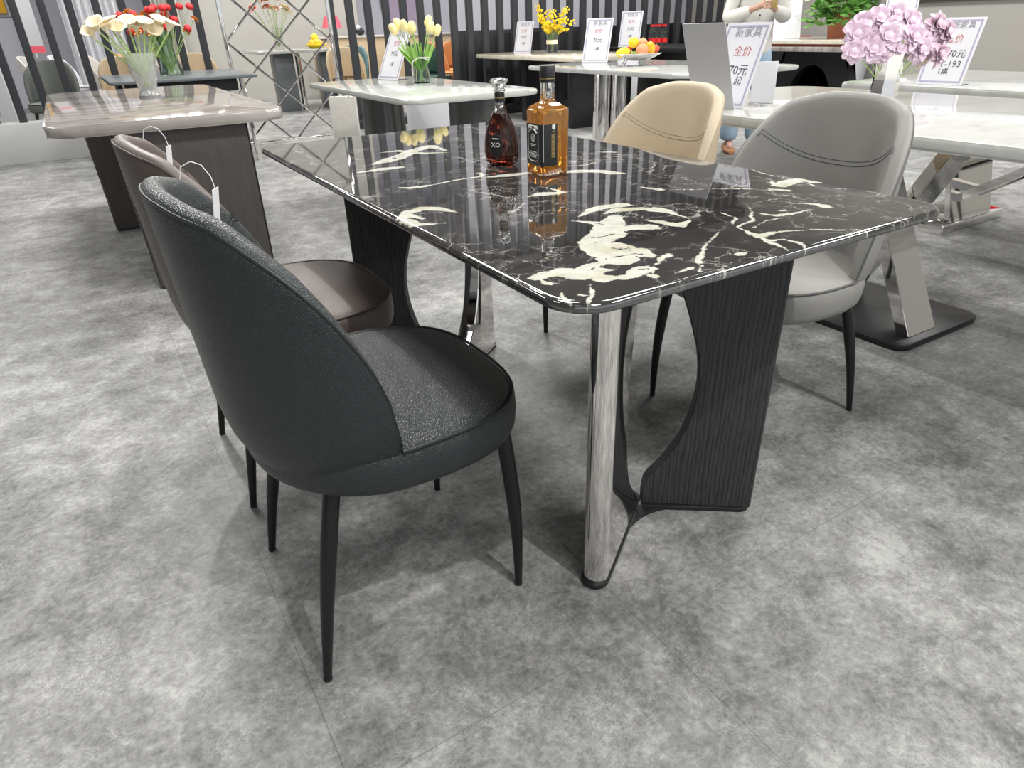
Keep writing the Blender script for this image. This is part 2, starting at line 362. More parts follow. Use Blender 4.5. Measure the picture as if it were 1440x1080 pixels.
# ------------------------------------------------------------------ camera
cd = bpy.data.cameras.new('camera'); cam = bpy.data.objects.new('camera', cd); C.objects.link(cam)
r_ = Vector((0.85084434, -0.52459894, -0.02932329)); u_ = Vector((0.27235372, 0.39262697, 0.87844608)); f_ = Vector((0.44931877, 0.75540718, -0.47694091))
mm = Matrix((r_, u_, -f_)).transposed().to_4x4(); mm.translation = Vector((-0.46569127, -0.62519041, 1.07030114)); cam.matrix_world = mm
cd.sensor_width = 36; cd.lens = 929.8 / 1440 * 36; cd.clip_start = .02
bpy.context.scene.camera = cam

# ------------------------------------------------------------------ setting
struct('floor', box(BM(), -9, 16, -6, 17, -.05, 0), M['floor'])
struct('ceiling', box(BM(), -9, 16, -6, 17, 4.3, 4.35), M['ceiling'])
struct('wall_right', box(BM(), 9.75, 9.9, -6, 9.8, 0, 4.3), M['wall'])
struct('wall_back', box(BM(), -9, 16, 15.0, 15.15, 0, 4.3), M['lav'])
struct('wall_partition', box(BM(), 4.9, 9.75, 9.7, 9.8, 0, 4.3), M['lav'])
struct('wall_left', box(BM(), -9.15, -9, -6, 17, 0, 4.3), M['white_wall'])
struct('wall_middle', box(BM(), 1.3, 4.6, 13.2, 13.3, 0, 4.3), M['wall'])
struct('trim_1', box(BM(), -6, .97, 7.74, 8.0, 0, .365, .004), M['white_wall'], 'low white plinth under the black slats')
struct('trim_2', box(BM(), 2.22, 9.75, 7.74, 8.0, 0, .10, .004), M['black'], 'black floor rail under the slats')
struct('trim_3', box(BM(), -6, 9.75, 7.76, 7.98, 3.55, 3.75, .004), M['black'], 'black head rail above the slats')

# slat partition: every slat its own thing
sb = BM(); box(sb, -.034, .034, -.03, .03, 0, 3.19, .003)
slat0 = obj('partition_slat', sb, M['slat']); slat0.location = (-.70, 7.87, .365)
tag(slat0, 'tall black slat standing on the low white plinth at left', 'slat', 'black slats on the white plinth')
k = 0
xs_left = [-.70 + .228 * i for i in range(-2, 8)]
for x in xs_left:
    if abs(x + .70) < 1e-6: continue
    c = slat0.copy(); C.objects.link(c); c.location = (x, 7.87, .365)
sb = BM(); box(sb, -.040, .040, -.033, .033, 0, 3.45, .003)
slat1 = obj('partition_slat', sb, M['slat']); slat1.location = (2.33, 7.87, .10)
tag(slat1, 'tall black slat of the striped partition behind the pale tables', 'slat', 'black slats of the central partition')
for i in range(1, 33):
    c = slat1.copy(); C.objects.link(c); c.location = (2.33 + .2255 * i, 7.87, .10)

cab = thing('low_cabinet', 'long black low cabinet standing behind the black slats', 'cabinet', (4.2, 8.35, 0))
obj('body', box(BM(), 0, 5.4, -.2, .2, 0, 1.02, .005), M['black'], cab)
for i in range(4): obj('door', box(BM(), .03 + i * 1.35, 1.32 + i * 1.35, -.222, -.201, .06, .98, .003), M['base_black'], cab)

# lattice screen
def lattice():
    t = thing('lattice_screen', 'silver diamond lattice screen with slim metal frame beside the slats', 'screen', (0, 7.3, 0))
    x0, x1, H = 1.02, 2.12, 2.9; fr = .018
    for x in (x0, x1): obj('upright', box(BM(), x - fr, x + fr, -.02, .02, 0, H, .003), M['chrome'], t)
    for z in (fr, H - fr): obj('rail', box(BM(), x0 + fr, x1 - fr, -.018, .018, z - fr, z + fr, .003), M['chrome'], t)
    w = x1 - x0; hh = .95 * w
    def bar(a, b): 
        bm = BM(); tube(bm, [a, b], .011, 4); obj('lattice_bar', bm, M['chrome'], t)
    # two families of diagonals clipped to the frame
    P = .50
    for s in (1, -1):
        c0 = -2.0
        while c0 < H + 2:
            pts = []
            for x in (x0, x1):
                z = c0 + s * (x - x0) * 1.0 * hh / w; pts.append((x, z))
            (xa, za), (xb, zb) = pts
            def clip(xa, za, xb, zb):
                q = []
                for (x, z) in ((xa, za), (xb, zb)):
                    if z < .03: tt = (.03 - za) / (zb - za); x = xa + tt * (xb - xa); z = .03
                    if z > H - .03: tt = (H - .03 - za) / (zb - za); x = xa + tt * (xb - xa); z = H - .03
                    q.append((x, z))
                return q
            if not (max(za, zb) < .05 or min(za, zb) > H - .05):
                (xa, za), (xb, zb) = clip(xa, za, xb, zb)
                if abs(xb - xa) > .03: bar((xa, s * .011, za), (xb, s * .011, zb))
            c0 += P
lattice()

# ------------------------------------------------------------------ chairs
EDGE = [(0, .884), (15, .881), (28, .870), (40, .856), (50, .826), (58, .795), (65, .758), (71, .715), (76, .668), (80, .618), (82.5, .568), (83.6, .525), (84, .483)]
def cplan(phi, z, off=0):
    """outer surface of the shell at angle phi (0 = rear) and height z; local +x is forward"""
    a, b = .262 + off, .258 + off
    curl = interp([(.376, -.105), (.382, -.075), (.393, -.052), (.41, -.034), (.433, -.018), (.465, -.007), (.51, -.001), (.55, 0), (1, 0)], z)
    lean = -.030 * max(0, (z - .44)) / .45 - .0
    wid = 1 + interp([(.44, 0), (.65, .03), (.9, .03)], z)
    cs, sn = math.cos(R(phi)), math.sin(R(phi))
    x = -(a + curl) * (abs(cs) ** .9 * (1 if cs > 0 else -1)) + lean + .012
    y = (b + curl) * math.copysign(abs(sn) ** .86, sn) * wid
    return Vector((x, y, z))
def seat_pt(th, z, off=0):
    """seat outline; th 0 = front"""
    cs, sn = math.cos(th), math.sin(th)
    if cs > 0:
        n = 2 / 3.0; x = (.268 + off) * abs(cs) ** n; y = math.copysign((.258 + off) * abs(sn) ** n, sn)
    else: x = -(.235 + off) * abs(cs); y = (.258 + off) * sn
    return Vector((x, y, z))
def make_chair(name, label, cat, loc, rz, lm, pm, group=None, res=1, seam=True):
    t = thing(name, label, cat, loc, rz, group)
    NP, NZ = int(110 * res), int(26 * res); PM = 84
    bm = BM(); cols = []
    for i in range(NP + 1):
        u = -1 + 2 * i / NP; phi = PM * u; zt = sinterp(EDGE, abs(phi)); th = interp([(0, .034), (60, .037), (84, .024)], abs(phi))
        nrm = Vector((-math.cos(R(phi)), math.sin(R(phi)), 0))
        col = []
        zb = .376
        for j in range(NZ + 1):
            w = j / NZ; w = w ** 1.15; z = zb + (zt - th * .5 - zb) * w
            p = cplan(phi, z); col.append(p)
        top_o = cplan(phi, zt - th * .5); 
        for q in range(1, 6):
            a = PI * q / 6; col.append(top_o - nrm * (th / 2) * (1 - math.cos(a)) + Vector((0, 0, th / 2 * math.sin(a))))
        for j in range(NZ, 3, -1):
            w = j / NZ; w = w ** 1.15; z = zb + (zt - th * .5 - zb) * w
            p = cplan(phi, z); bulge = .014 * math.sin(PI * min(1, max(0, (z - .47) / max(.05, zt - .47)))) if zt > .6 else 0
            col.append(p - nrm * (th + bulge))
        cols.append([bm.verts.new(p) for p in col])
    for a, b in zip(cols[:-1], cols[1:]):
        for j in range(len(a) - 1): bm.faces.new((a[j], b[j], b[j + 1], a[j + 1]))
    for c in (cols[0], cols[-1]):
        try: bm.faces.new(c)
        except Exception: pass
    bk = obj('backrest', bm, lm, t, 60)
    # welt round the outer rim
    pts = []
    for i in range(NP + 1):
        u = -1 + 2 * i / NP; phi = PM * u; zt = sinterp(EDGE, abs(phi)); nrm = Vector((-math.cos(R(phi)), math.sin(R(phi)), 0))
        th = interp([(0, .034), (60, .037), (84, .024)], abs(phi))
        p = cplan(phi, zt - th * .32); pts.append(p - nrm * .0022 + Vector((0, 0, .0008)))
    bm = BM(); tube(bm, pts, .0027, 6); obj('piping', bm, pm, bk)
    if seam:  # curved double seam on the inner back
        for dz in (0, .011):
            pts = []
            for i in range(41):
                v = -1 + 2 * i / 40; phi = 62 * v; z = .706 + .078 * v * v + dz - .006
                nrm = Vector((-math.cos(R(phi)), math.sin(R(phi)), 0)); zt = sinterp(EDGE, abs(phi))
                z = min(z, zt - .010)
                th = interp([(0, .034), (60, .037), (84, .024)], abs(phi))
                bulge = .014 * math.sin(PI * min(1, max(0, (z - .47) / max(.05, zt - .47))))
                pts.append(cplan(phi, z) - nrm * (th + bulge))
            bm = BM(); tube(bm, pts, .0015 if dz == 0 else .0011, 5); obj('seam', bm, pm, bk)
    # seat cushion
    n = int(96 * res); bm = BM()
    prof = [(-.085, .378), (-.04, .378), (-.015, .382), (-.004, .392), (0, .405), (.002, .43), (.001, .452), (-.004, .462)]
    topp = [(-.010, .468), (-.03, .474), (-.07, .479), (-.13, .482), (-.19, .483)]
    rings = []
    for off, z in prof + topp:
        rg = []
        for i in range(n):
            p = seat_pt(2 * PI * i / n, z, off)
            if p.x < 0: p.x *= .96; p.y *= .985
            rg.append(bm.verts.new(p))
        rings.append(rg)
    for a, b in zip(rings[:-1], rings[1:]):
        for i in range(n): bm.faces.new((a[i], a[(i + 1) % n], b[(i + 1) % n], b[i]))
    bm.faces.new(rings[0][::-1]); bm.faces.new(rings[-1])
    st = obj('seat', bm, lm, t, 60)
    pts = [seat_pt(R(a), .4665, -.0035) for a in range(-96, 97, 4)]
    bm = BM(); tube(bm, pts, .0032, 6); obj('piping', bm, pm, st)
    # legs
    for sx in (1, -1):
        for sy in (1, -1):
            tx, ty = ((.205, .178) if sx > 0 else (-.128, .165))
            fx, fy = (.216 if sx > 0 else -.212), (.201 if sx > 0 else .209)
            pts = []; rad = []
            for k_ in range(9):
                w = k_ / 8; bow = .006 * math.sin(PI * w)
                pts.append((sx * (abs(tx) + (abs(fx) - abs(tx)) * w + bow), sy * (ty + (fy - ty) * w + bow), .384 - .380 * w))
                rad.append(.0155 - .0075 * max(0, w - .35) / .65)
            bm = BM(); tube(bm, pts, rad, 14); lg = obj('leg', bm, M['gunmetal'], t)
            bm = BM(); tube(bm, [(pts[-1][0], pts[-1][1], .006), (pts[-1][0], pts[-1][1], 0)], .0085, 12); obj('foot_glide', bm, M['black'], lg)
    bm = BM(); box(bm, -.14, .15, -.12, .12, .362, .379, .004); obj('seat_frame', bm, M['gunmetal'], t)
    return t
chairD = make_chair('dining_chair', 'charcoal leather dining chair nearest the camera with piped rim', 'chair', (-.14, .487, 0), 0, M['l_dark'], M['pipe_dark'], seam=True)
MB = {M['l_dark']: M['l_brown'], M['pipe_dark']: M['pipe_brown']}
MG = {M['l_dark']: M['l_grey'], M['pipe_dark']: M['pipe_grey']}
MC = {M['l_dark']: M['l_beige'], M['pipe_dark']: M['pipe_beige']}
dup(chairD, (-.14, 1.095, 0), 0, 'taupe brown leather dining chair just behind the charcoal chair', None, MB)
dup(chairD, (1.095, .545, 0), PI, 'grey leather dining chair with curved back seam across the table', None, MG)
dup(chairD, (1.095, 1.160, 0), PI, 'cream leather dining chair beyond the whisky bottle', None, MC)

# ------------------------------------------------------------------ main table
TW, TL = .882, 1.721
def bullnose_top(name, pts_in, z0, z1, mat, parent):
    bm = BM(); prism(bm, pts_in, z0, z1, (z1 - z0) * .42, 4); return obj(name, bm, mat, parent, 50)
tb = thing('dining_table', 'black marble dining table with cream veins, bottles on top', 'table', (0, 0, 0))
import numpy as np
from mathutils import noise as mnoise
def vein_distance(co):
    P = np.array([(x, y) for x, y, z in co], dtype=np.float64)
    Wp = np.array([mnoise.noise_vector(Vector((x * 17, y * 17, 3.1)))[:2] for x, y in P]) * .007
    Wp += np.array([mnoise.noise_vector(Vector((x * 45, y * 45, 7.7)))[:2] for x, y in P]) * .004
    P = P + Wp; best = np.full(len(P), 1.0)
    for ch in CHAINS:
        for (x0, y0, r0), (x1, y1, r1) in zip(ch[:-1], ch[1:]):
            A = np.array((x0, y0)); D = np.array((x1 - x0, y1 - y0)); t = np.clip(((P - A) @ D) / (D @ D), 0, 1)
            best = np.minimum(best, np.hypot(*(P - A - t[:, None] * D).T) - (r0 + (r1 - r0) * t))
    return best
def marble_top():
    r, e, z0, z1 = .072, .009, .732, .750; W_, L_, ri = TW - 2 * e, TL - 2 * e, .072 - e
    ys = [ri * (1 - math.cos(PI / 2 * i / 26)) for i in range(26)]; n = int((L_ - 2 * ri) / .003)
    ys = ys + [ri + (L_ - 2 * ri) * i / n for i in range(n + 1)] + [L_ - y for y in ys[::-1]]
    NX = 290; vs = []; rows = []
    for y in ys:
        yy = min(y, L_ - y); ins = ri - math.sqrt(max(0, ri * ri - (ri - yy) ** 2)) if yy < ri else 0
        row = []
        for i in range(NX + 1):
            row.append(len(vs)); vs.append((e + ins + (W_ - 2 * ins) * i / NX, e + y, z1))
        rows.append(row)
    fs = [(a[i], a[i + 1], b[i + 1], b[i]) for a, b in zip(rows[:-1], rows[1:]) for i in range(NX)]
    loop = rows[0][:] + [rw[-1] for rw in rows[1:]] + rows[-1][-2::-1] + [rw[0] for rw in rows[-2:0:-1]]
    def nrm(p):
        cx = min(max(p[0], r), TW - r); cy = min(max(p[1], r), TL - r); d = Vector((p[0] - cx, p[1] - cy))
        return d.normalized() if d.length > 1e-6 else Vector((0, 0))
    prev = loop
    for q in range(1, 9):
        a = PI * q / 8; cur = []
        for li in loop:
            p = vs[li]; nn = nrm(p); cur.append(len(vs)); vs.append((p[0] + nn.x * e * math.sin(a), p[1] + nn.y * e * math.sin(a), (z0 + z1) / 2 + e * math.cos(a)))
        k2 = len(loop); fs += [(prev[i], cur[i], cur[(i + 1) % k2], prev[(i + 1) % k2]) for i in range(k2)]; prev = cur
    fs.append(tuple(prev))
    me = bpy.data.meshes.new('tabletop'); me.from_pydata(vs, [], fs); me.update()
    at = me.attributes.new('vein_distance', 'FLOAT', 'POINT'); at.data.foreach_set('value', vein_distance(vs).astype(np.float32))
    smooth(me, 60); return link('tabletop', me, M['marble'], tb)
marble_top()
bm = BM(); box(bm, .20, .70, .25, 1.47, .718, .7315, .004); obj('under_frame', bm, M['base_black'], tb)
WP = [(0, .265), (.03, .265), (.07, .258), (.11, .230), (.147, .208), (.19, .187), (.23, .174), (.28, .163), (.344, .158), (.40, .163), (.433, .170), (.48, .184), (.517, .196), (.578, .218), (.65, .245), (.718, .272)]
CP = [(0, .29), (.025, .29), (.06, .262), (.10, .225), (.15, .185), (.2, .160), (.26, .140), (.344, .126), (.42, .124), (.50, .132), (.578, .146), (.65, .162), (.718, .178)]
def slab(A, Bp, prof, th, z0, rnd, mat, name, parent, sc=1):
    """upright slab from the outer edge A towards Bp, inner edge follows prof"""
    A = Vector(A); d = (Vector(Bp) - A).normalized(); nn = Vector((-d.y, d.x)); bm = BM(); rows = []
    h = th / 2
    for i in range(37):
        z = .718 * i / 36; w = sinterp(prof, z) * sc; zz = z0 + (z * (.718 - z0) / .718)
        sec = []
        if rnd:
            for q in range(13):
                a = R(90 + 180 * q / 12); sec.append((h + h * math.cos(a), h * math.sin(a)))
        else:
            c = .004; sec += [(c, h), (0, h - c), (0, -h + c), (c, -h)]
        c = .003
        sec += [(w - c, -h), (w, -h + c), (w, h - c), (w - c, h)]
        rows.append([bm.verts.new((A.x + d.x * s_ + nn.x * t_, A.y + d.y * s_ + nn.y * t_, zz)) for s_, t_ in sec])
    for a, b in zip(rows[:-1], rows[1:]):
        n = len(a)
        for j in range(n): bm.faces.new((a[j], a[(j + 1) % n], b[(j + 1) % n], b[j]))
    bm.faces.new(rows[0][::-1]); bm.faces.new(rows[-1])
    return obj(name, bm, mat, parent, 35)
def pedestal(Ac, V, Aw):
    p = obj('pedestal_base', vplate(Ac, V, Aw), M['base_black'], tb, 40)
    slab(Ac, V, CP, .055, .013, True, M['chrome'], 'chrome_leg', tb)
    slab(Aw, V, WP, .038, .013, False, M['wood'], 'wood_leg', tb)
def vplate(Ac, V, Aw):
    A, B, D = Vector(Ac), Vector(V), Vector(Aw); bm = BM(); h = .034
    def seg(P, Q, w0, w1):
        d = (Q - P).normalized(); n = Vector((-d.y, d.x)); L = (Q - P).length
        pts = []
        for q in range(9):
            a = R(90 + 180 * q / 8); pts.append((.026 + w0 * math.cos(a) - .003, w0 * math.sin(a)))
        pts += [(L, -w1), (L, w1)]
        return [(P.x + d.x * s_ + n.x * t_, P.y + d.y * s_ + n.y * t_) for s_, t_ in pts]
    prism(bm, seg(A, B, .031, .031), 0, .0125, .003, 2)
    b2 = BM(); prism(b2, seg(D, B, .023, .031), 0, .012, .003, 2)
    me = bpy.data.meshes.new('t'); b2.to_mesh(me); b2.free(); bm.from_mesh(me); bpy.data.meshes.remove(me)
    # rounded knee
    d1 = (A - B).normalized(); d2 = (D - B).normalized(); m_ = (d1 + d2).normalized()
    b3 = BM(); lathe(b3, [(0, 0), (.031, 0), (.033, .003), (.033, .0095), (.031, .0122), (0, .0122)], 20, mat=Matrix.Translation((B.x, B.y, 0)))
    inner = [(B + d1 * .11 + Vector((-d1.y, d1.x)) * .028 * (1 if Vector((-d1.y, d1.x)).dot(d2) > 0 else -1))]
    me = bpy.data.meshes.new('t'); b3.to_mesh(me); b3.free(); bm.from_mesh(me); bpy.data.meshes.remove(me)
    # fillet between the arms
    n1 = Vector((-d1.y, d1.x)); n1 = n1 if n1.dot(d2) > 0 else -n1
    n2 = Vector((-d2.y, d2.x)); n2 = n2 if n2.dot(d1) > 0 else -n2
    pa = B + d1 * .12 + n1 * .028; pb = B + d2 * .12 + n2 * .020
    ctrl = B + m_ * .045; arc = []
    for i in range(9):
        t_ = i / 8; arc.append(pa * (1 - t_) ** 2 + ctrl * 2 * t_ * (1 - t_) + pb * t_ * t_)
    prism_pts = [(v.x, v.y) for v in [B + d1 * .12, ] + arc + [B + d2 * .12, B]]
    b4 = BM(); prism(b4, prism_pts, .0004, .0118)
    me = bpy.data.meshes.new('t'); b4.to_mesh(me); b4.free(); bm.from_mesh(me); bpy.data.meshes.remove(me)
    return bm
pedestal((.203, .190), (.458, .372), (.69, .19))
pedestal((.645, 1.392), (.380, 1.195), (.158, 1.372))

# ------------------------------------------------------------------ bottles
def transform_bm(bm, m): bmesh.ops.transform(bm, matrix=m, verts=bm.verts[:]); return bm
def text(body, size, mat, parent, loc, rot, name='lettering', align='CENTER', ext=.0003, shear=0, sx=1):
    cu = bpy.data.curves.new(name, 'FONT'); cu.body = body; cu.size = size; cu.align_x = align; cu.align_y = 'CENTER'; cu.extrude = ext; cu.resolution_u = 2; cu.shear = shear
    o = bpy.data.objects.new(name, cu); C.objects.link(o); cu.materials.append(mat); o.parent = parent; o.location = loc; o.rotation_euler = rot; o.scale = (sx, 1, 1)
    return o
def whisky():
    t = thing('whisky_bottle', 'square whisky bottle of golden liquor with black label and cap', 'bottle', (.478, .757, .7504), R(-4))
    h = .038; t.scale = (1, 1, .94)
    def body(off, z0, z1, zs):
        bm = BM(); pr = []
        sh = [(z0, .90), (z0 + .006, 1.0)]
        rings = []
        def ring(sc, z, rr, circ=0):
            rg = []
            for (x, y) in rrect(-h + off, h - off, -h + off, h - off, rr, 6):
                a = math.atan2(y, x); cr = circ_r; px, py = x * sc, y * sc
                px = px * (1 - circ) + cr * math.cos(a) * circ; py = py * (1 - circ) + cr * math.sin(a) * circ
                rg.append(bm.verts.new((px, py, z)))
            rings.append(rg)
        circ_r = .0165 - off
        for z, sc, ci in zs: ring(sc, z, .009, ci)
        for a, b in zip(rings[:-1], rings[1:]):
            n = len(a)
            for j in range(n): bm.faces.new((a[j], a[(j + 1) % n], b[(j + 1) % n], b[j]))
        bm.faces.new(rings[0][::-1]); bm.faces.new(rings[-1])
        return bm
    obj('glass_body', body(0, 0, 0, [(0, .93, 0), (.004, 1, 0), (.150, 1, 0), (.158, .97, .05), (.166, .80, .35), (.173, .5, .8), (.178, 0, 1), (.200, 0, .98), (.222, 0, .96)]), M['glass'], t, 45)
    obj('liquor', body(.0028, 0, 0, [(.006, .95, 0), (.010, 1, 0), (.146, 1, 0), (.152, .98, 0), (.1535, .95, .0)]), M['whisky'], t, 45)
    bm = BM(); lathe(bm, [(0, .214), (.0172, .214), (.0176, .216), (.0176, .2505), (.0168, .2515), (0, .2515)], 28); cp = obj('cap', bm, M['label_black'], t)
    bm = BM(); lathe(bm, [(.01772, .2225), (.01785, .2225), (.01785, .224), (.01772, .224)], 28); obj('cap_band', bm, M['gold'], cp)
    # wrap label
    bm = BM(); box(bm, -h - .0006, h + .0006, -h - .0008, h + .0008, .018, .128, .009, 4); 
    # keep only a wrap on three faces
    lb = obj('label', bm, M['label_black'], t)
    lb.scale = (1, 1, 1)
    # cut the label so the right hand side stays clear glass
    me = lb.data; b = BM(); b.from_mesh(me)
    bmesh.ops.bisect_plane(b, geom=b.verts[:] + b.edges[:] + b.faces[:], plane_co=(.004, 0, 0), plane_no=(1, 0, 0), clear_outer=False, clear_inner=False)
    kill = [f for f in b.faces if abs(f.normal.z) > .5 or (f.calc_center_median().x > .0041) or f.calc_center_median().y > .0365 or abs(f.calc_center_median().z - .073) > .0545]
    bmesh.ops.delete(b, geom=kill, context='FACES'); b.to_mesh(me); b.free()
    y = -h - .0012
    def fr(x0, x1, z0, z1): bm = BM(); box(bm, x0, x1, y - .0001, y + .0003, z0, z1); return bm
    # ornamental frame, arch, medallion and text bars on the front
    bm = BM(); outline = []
    for i in range(60):
        a = 2 * PI * i / 60; outline.append((.024 * math.copysign(abs(math.cos(a)) ** .35, math.cos(a)) * (1 - .10 * math.cos(6 * a) * .3), y, .076 + .042 * math.copysign(abs(math.sin(a)) ** .4, math.sin(a))))
    tube(bm, outline, .0007, 4, closed=True); transform_bm(bm, Matrix.Rotation(R(-90), 4, 'Z'))
    obj('label_border', bm, M['label_white'], lb)
    bm = BM()
    for x in (-.014, .014): ball(bm, (x, y, .115), .009, (1.1, .05, .55), 10)
    arc = [(.019 * math.sin(a), y, .098 + .012 * math.cos(a)) for a in [R(-70 + 14 * i) for i in range(11)]]; tube(bm, arc, .0024, 5, flat=.4)
    ring = [(.0085 * math.cos(a), y, .090 + .0085 * math.sin(a)) for a in [2 * PI * i / 20 for i in range(20)]]; tube(bm, ring, .0010, 4, closed=True)
    ball(bm, (0, y, .090), .004, (1, .1, 1.3), 8)
    for zz, ww in ((.074, .012), (.0705, .010), (.056, .016), (.052, .020), (.048, .020), (.044, .014)): box(bm, -ww, ww, y - .0002, y + .0003, zz - .0009, zz + .0009)
    transform_bm(bm, Matrix.Rotation(R(-90), 4, 'Z')); obj('label_print', bm, M['label_white'], lb)
    # left and right face
    bm = BM()
    for zz in range(20): box(bm, -.012, -.003, y - .0001, y + .0003, .044 + zz * .0029, .0454 + zz * .0029)
    box(bm, -.010, -.002, y - .0001, y + .0003, .1055, .1068)
    obj('side_print', bm, M['gold'], lb)
    bm = BM(); ball(bm, (-.006, y, .1165), .0062, (.8, .06, 1.1), 10); box(bm, -.034, -.0333, y - .0001, y + .0003, .035, .123)
    obj('leaf_emblem', bm, M['label_white'], lb)
    return t
wk = whisky()
def cognac():
    t = thing('cognac_decanter', 'fluted cognac decanter of dark amber liquor with crystal stopper', 'bottle', (.448, .925, .7504), R(-58))
    pr = [(0, 0), (.030, 0), (.039, .002), (.0445, .012), (.0465, .030), (.046, .048), (.043, .070), (.037, .092), (.028, .112), (.018, .130), (.0125, .142), (.0115, .150), (.0115, .175)]
    fl = lambda a, z: 1 + (.075 * abs(math.sin(9 * a + z * 14)) - .045) * (1 if z < .135 else 0)
    bm = BM(); lathe(bm, pr + [(0, .175)], 108, 1.0, .60, ripple=fl); obj('glass_body', bm, M['glass'], t, 60)
    pi_ = [(0, .005), (.030, .006), (.040, .014), (.0420, .030), (.0415, .048), (.0385, .070), (.0325, .092), (.024, .110), (.016, .124), (0, .1245)]
    bm = BM(); lathe(bm, pi_, 40, 1.0, .58); obj('liquor', bm, M['cognac'], t, 60)
    bm = BM(); lathe(bm, [(.0118, .150), (.0128, .151), (.0128, .172), (.0118, .173)], 32); nk = obj('neck_label', bm, M['label_black'], t)
    bm = BM(); lathe(bm, [(.0129, .1605), (.0133, .1605), (.0133, .162), (.0129, .162)], 32); obj('neck_band', bm, M['gold'], nk)
    bm = BM(); lathe(bm, [(0, .1755), (.014, .1755), (.015, .178), (.0125, .181), (.0125, .184), (.0165, .186), (.0165, .191), (.0165, .194), (.022, .197), (.023, .200), (.020, .204), (.010, .2065), (0, .207)], 48, ripple=lambda a, z: 1 + .03 * math.sin(12 * a))
    obj('stopper', bm, M['glass'], t, 50)
    bm = BM(); ball(bm, (0, -.0275, .050), .025, (.80, .10, 1.15), 20); lb = obj('oval_label', bm, M['label_black'], t)
    text('XO', .017, M['label_white'], lb, (0, -.0308, .052), (R(90), 0, 0))
    bm = BM(); box(bm, -.009, .009, -.0312, -.0300, .066, .0685); obj('label_bar', bm, M['label_white'], lb)
cognac()

# ------------------------------------------------------------------ other tables
def simple_top(name, x0, x1, y0, y1, z1, th, r, mat, parent, edge=None):
    bm = BM(); prism(bm, rrect(x0, x1, y0, y1, r, 8), z1 - th, z1, th * .35, 3); return obj(name, bm, mat, parent, 50)
# A: streaked taupe marble
tA = thing('marble_table', 'pale streaked taupe marble table on brown metal pedestals at left', 'table')
simple_top('tabletop', -.60, .39, 2.82, 5.15, .755, .048, .10, M['m_streak'], tA)
def box_ped(x0, x1, y0, y1, parent):
    p = obj('pedestal', box(BM(), x0, x1, y0, y1, .012, .699, .003), M['brown_metal'], parent)
    for x in (x0, x1):
        s_ = -1 if x == x0 else 1
        obj('edge_band', box(BM(), min(x + s_ * .0005, x + s_ * .008), max(x + s_ * .0005, x + s_ * .008), y0 - .001, y1, .01, .699, .001), M['black_edge'], p)
    obj('plinth', box(BM(), x0 + .01, x1 - .01, y0 + .01, y1 - .01, 0, .011), M['black_edge'], p)
def slant_ped(b, t_, parent):
    """panel whose plan outline runs from foot line b to head line t_"""
    bm = BM(); th = .09
    (bx0, by0), (bx1, by1) = b; (tx0, ty0), (tx1, ty1) = t_
    lo = [(bx0, by0), (bx1, by1), (bx1, by1 + th), (bx0, by0 + th)]; hi = [(tx0, ty0), (tx1, ty1), (tx1, ty1 + th), (tx0, ty0 + th)]
    a = [bm.verts.new((x, y, .012)) for x, y in lo]; c = [bm.verts.new((x, y, .699)) for x, y in hi]
    bm.faces.new(a[::-1]); bm.faces.new(c)
    for i in range(4): bm.faces.new((a[i], a[(i + 1) % 4], c[(i + 1) % 4], c[i]))
    bmesh.ops.bevel(bm, geom=bm.edges[:], offset=.003, segments=2, affect='EDGES')
    p = obj('pedestal', bm, M['brown_metal'], parent)
    for q in (0, 1):
        bm = BM(); f = .006 * (-1 if q == 0 else 1)
        p0 = [lo[0 if q == 0 else 1], lo[3 if q == 0 else 2]]; p1 = [hi[0 if q == 0 else 1], hi[3 if q == 0 else 2]]
        vs = []
        for (pp, z) in ((p0, .012), (p1, .699)):
            for (x, y) in pp:
                for dx in (f * .1, f): vs.append(bm.verts.new((x + dx, y - .002, z)))
        bmesh.ops.convex_hull(bm, input=bm.verts[:]); obj('edge_band', bm, M['black_edge'], p)
    bm = BM(); prism(bm, [(x, y) for x, y in lo], 0, .0115); obj('plinth', bm, M['black_edge'], p)
slant_ped(((-.34, 2.84), (.19, 2.84)), ((-.36, 2.92), (.21, 2.92)), tA)
slant_ped(((-.44, 4.20), (.12, 4.20)), ((-.46, 4.14), (.12, 4.14)), tA)
# B: dark slate
tB = thing('slate_table', 'dark slate topped table just in front of the left slats', 'table')
simple_top('tabletop', -.17, 1.02, 6.15, 7.60, .752, .025, .05, M['slate'], tB)
for (x, y) in ((-.05, 6.32), (.92, 6.32), (-.05, 7.45), (.92, 7.45)):
    bm = BM(); tube(bm, [(x, y, .0), (x + (.02 if x < .5 else -.02), y, .726)], .022, 8); obj('leg', bm, M['chrome'] if x > .5 else M['gunmetal'], tB)
obj('apron', box(BM(), -.0, .86, 6.3, 7.4, .62, .7255, .01), M['black'], tB)
# C: grey green marble in the middle
tC = thing('marble_table', 'pale grey green marble table carrying the tulips', 'table')
simple_top('tabletop', .97, 1.80, 2.73, 4.50, .752, .028, .09, M['m_green'], tC)
def oval_ped(x, y, parent, rb=.21, rt=.175, sx=.72, mat='smoke_metal', h=.7235):
    bm = BM(); lathe(bm, [(0, .012), (rb, .012), (rb * .97, .1), ((rb + rt) / 2, h * .5), (rt, h - .02), (rt, h), (0, h)], 40, sx, 1, Matrix.Translation((x, y, 0))); p = obj('pedestal', bm, M[mat], parent)
    bm = BM(); lathe(bm, [(0, 0), (rb * 1.02, 0), (rb * 1.02, .0115), (0, .0115)], 40, sx, 1, Matrix.Translation((x, y, 0))); obj('plinth', bm, M['black_edge'], p)
oval_ped(1.30, 3.92, tC); oval_ped(1.52, 3.02, tC, .20, .20)
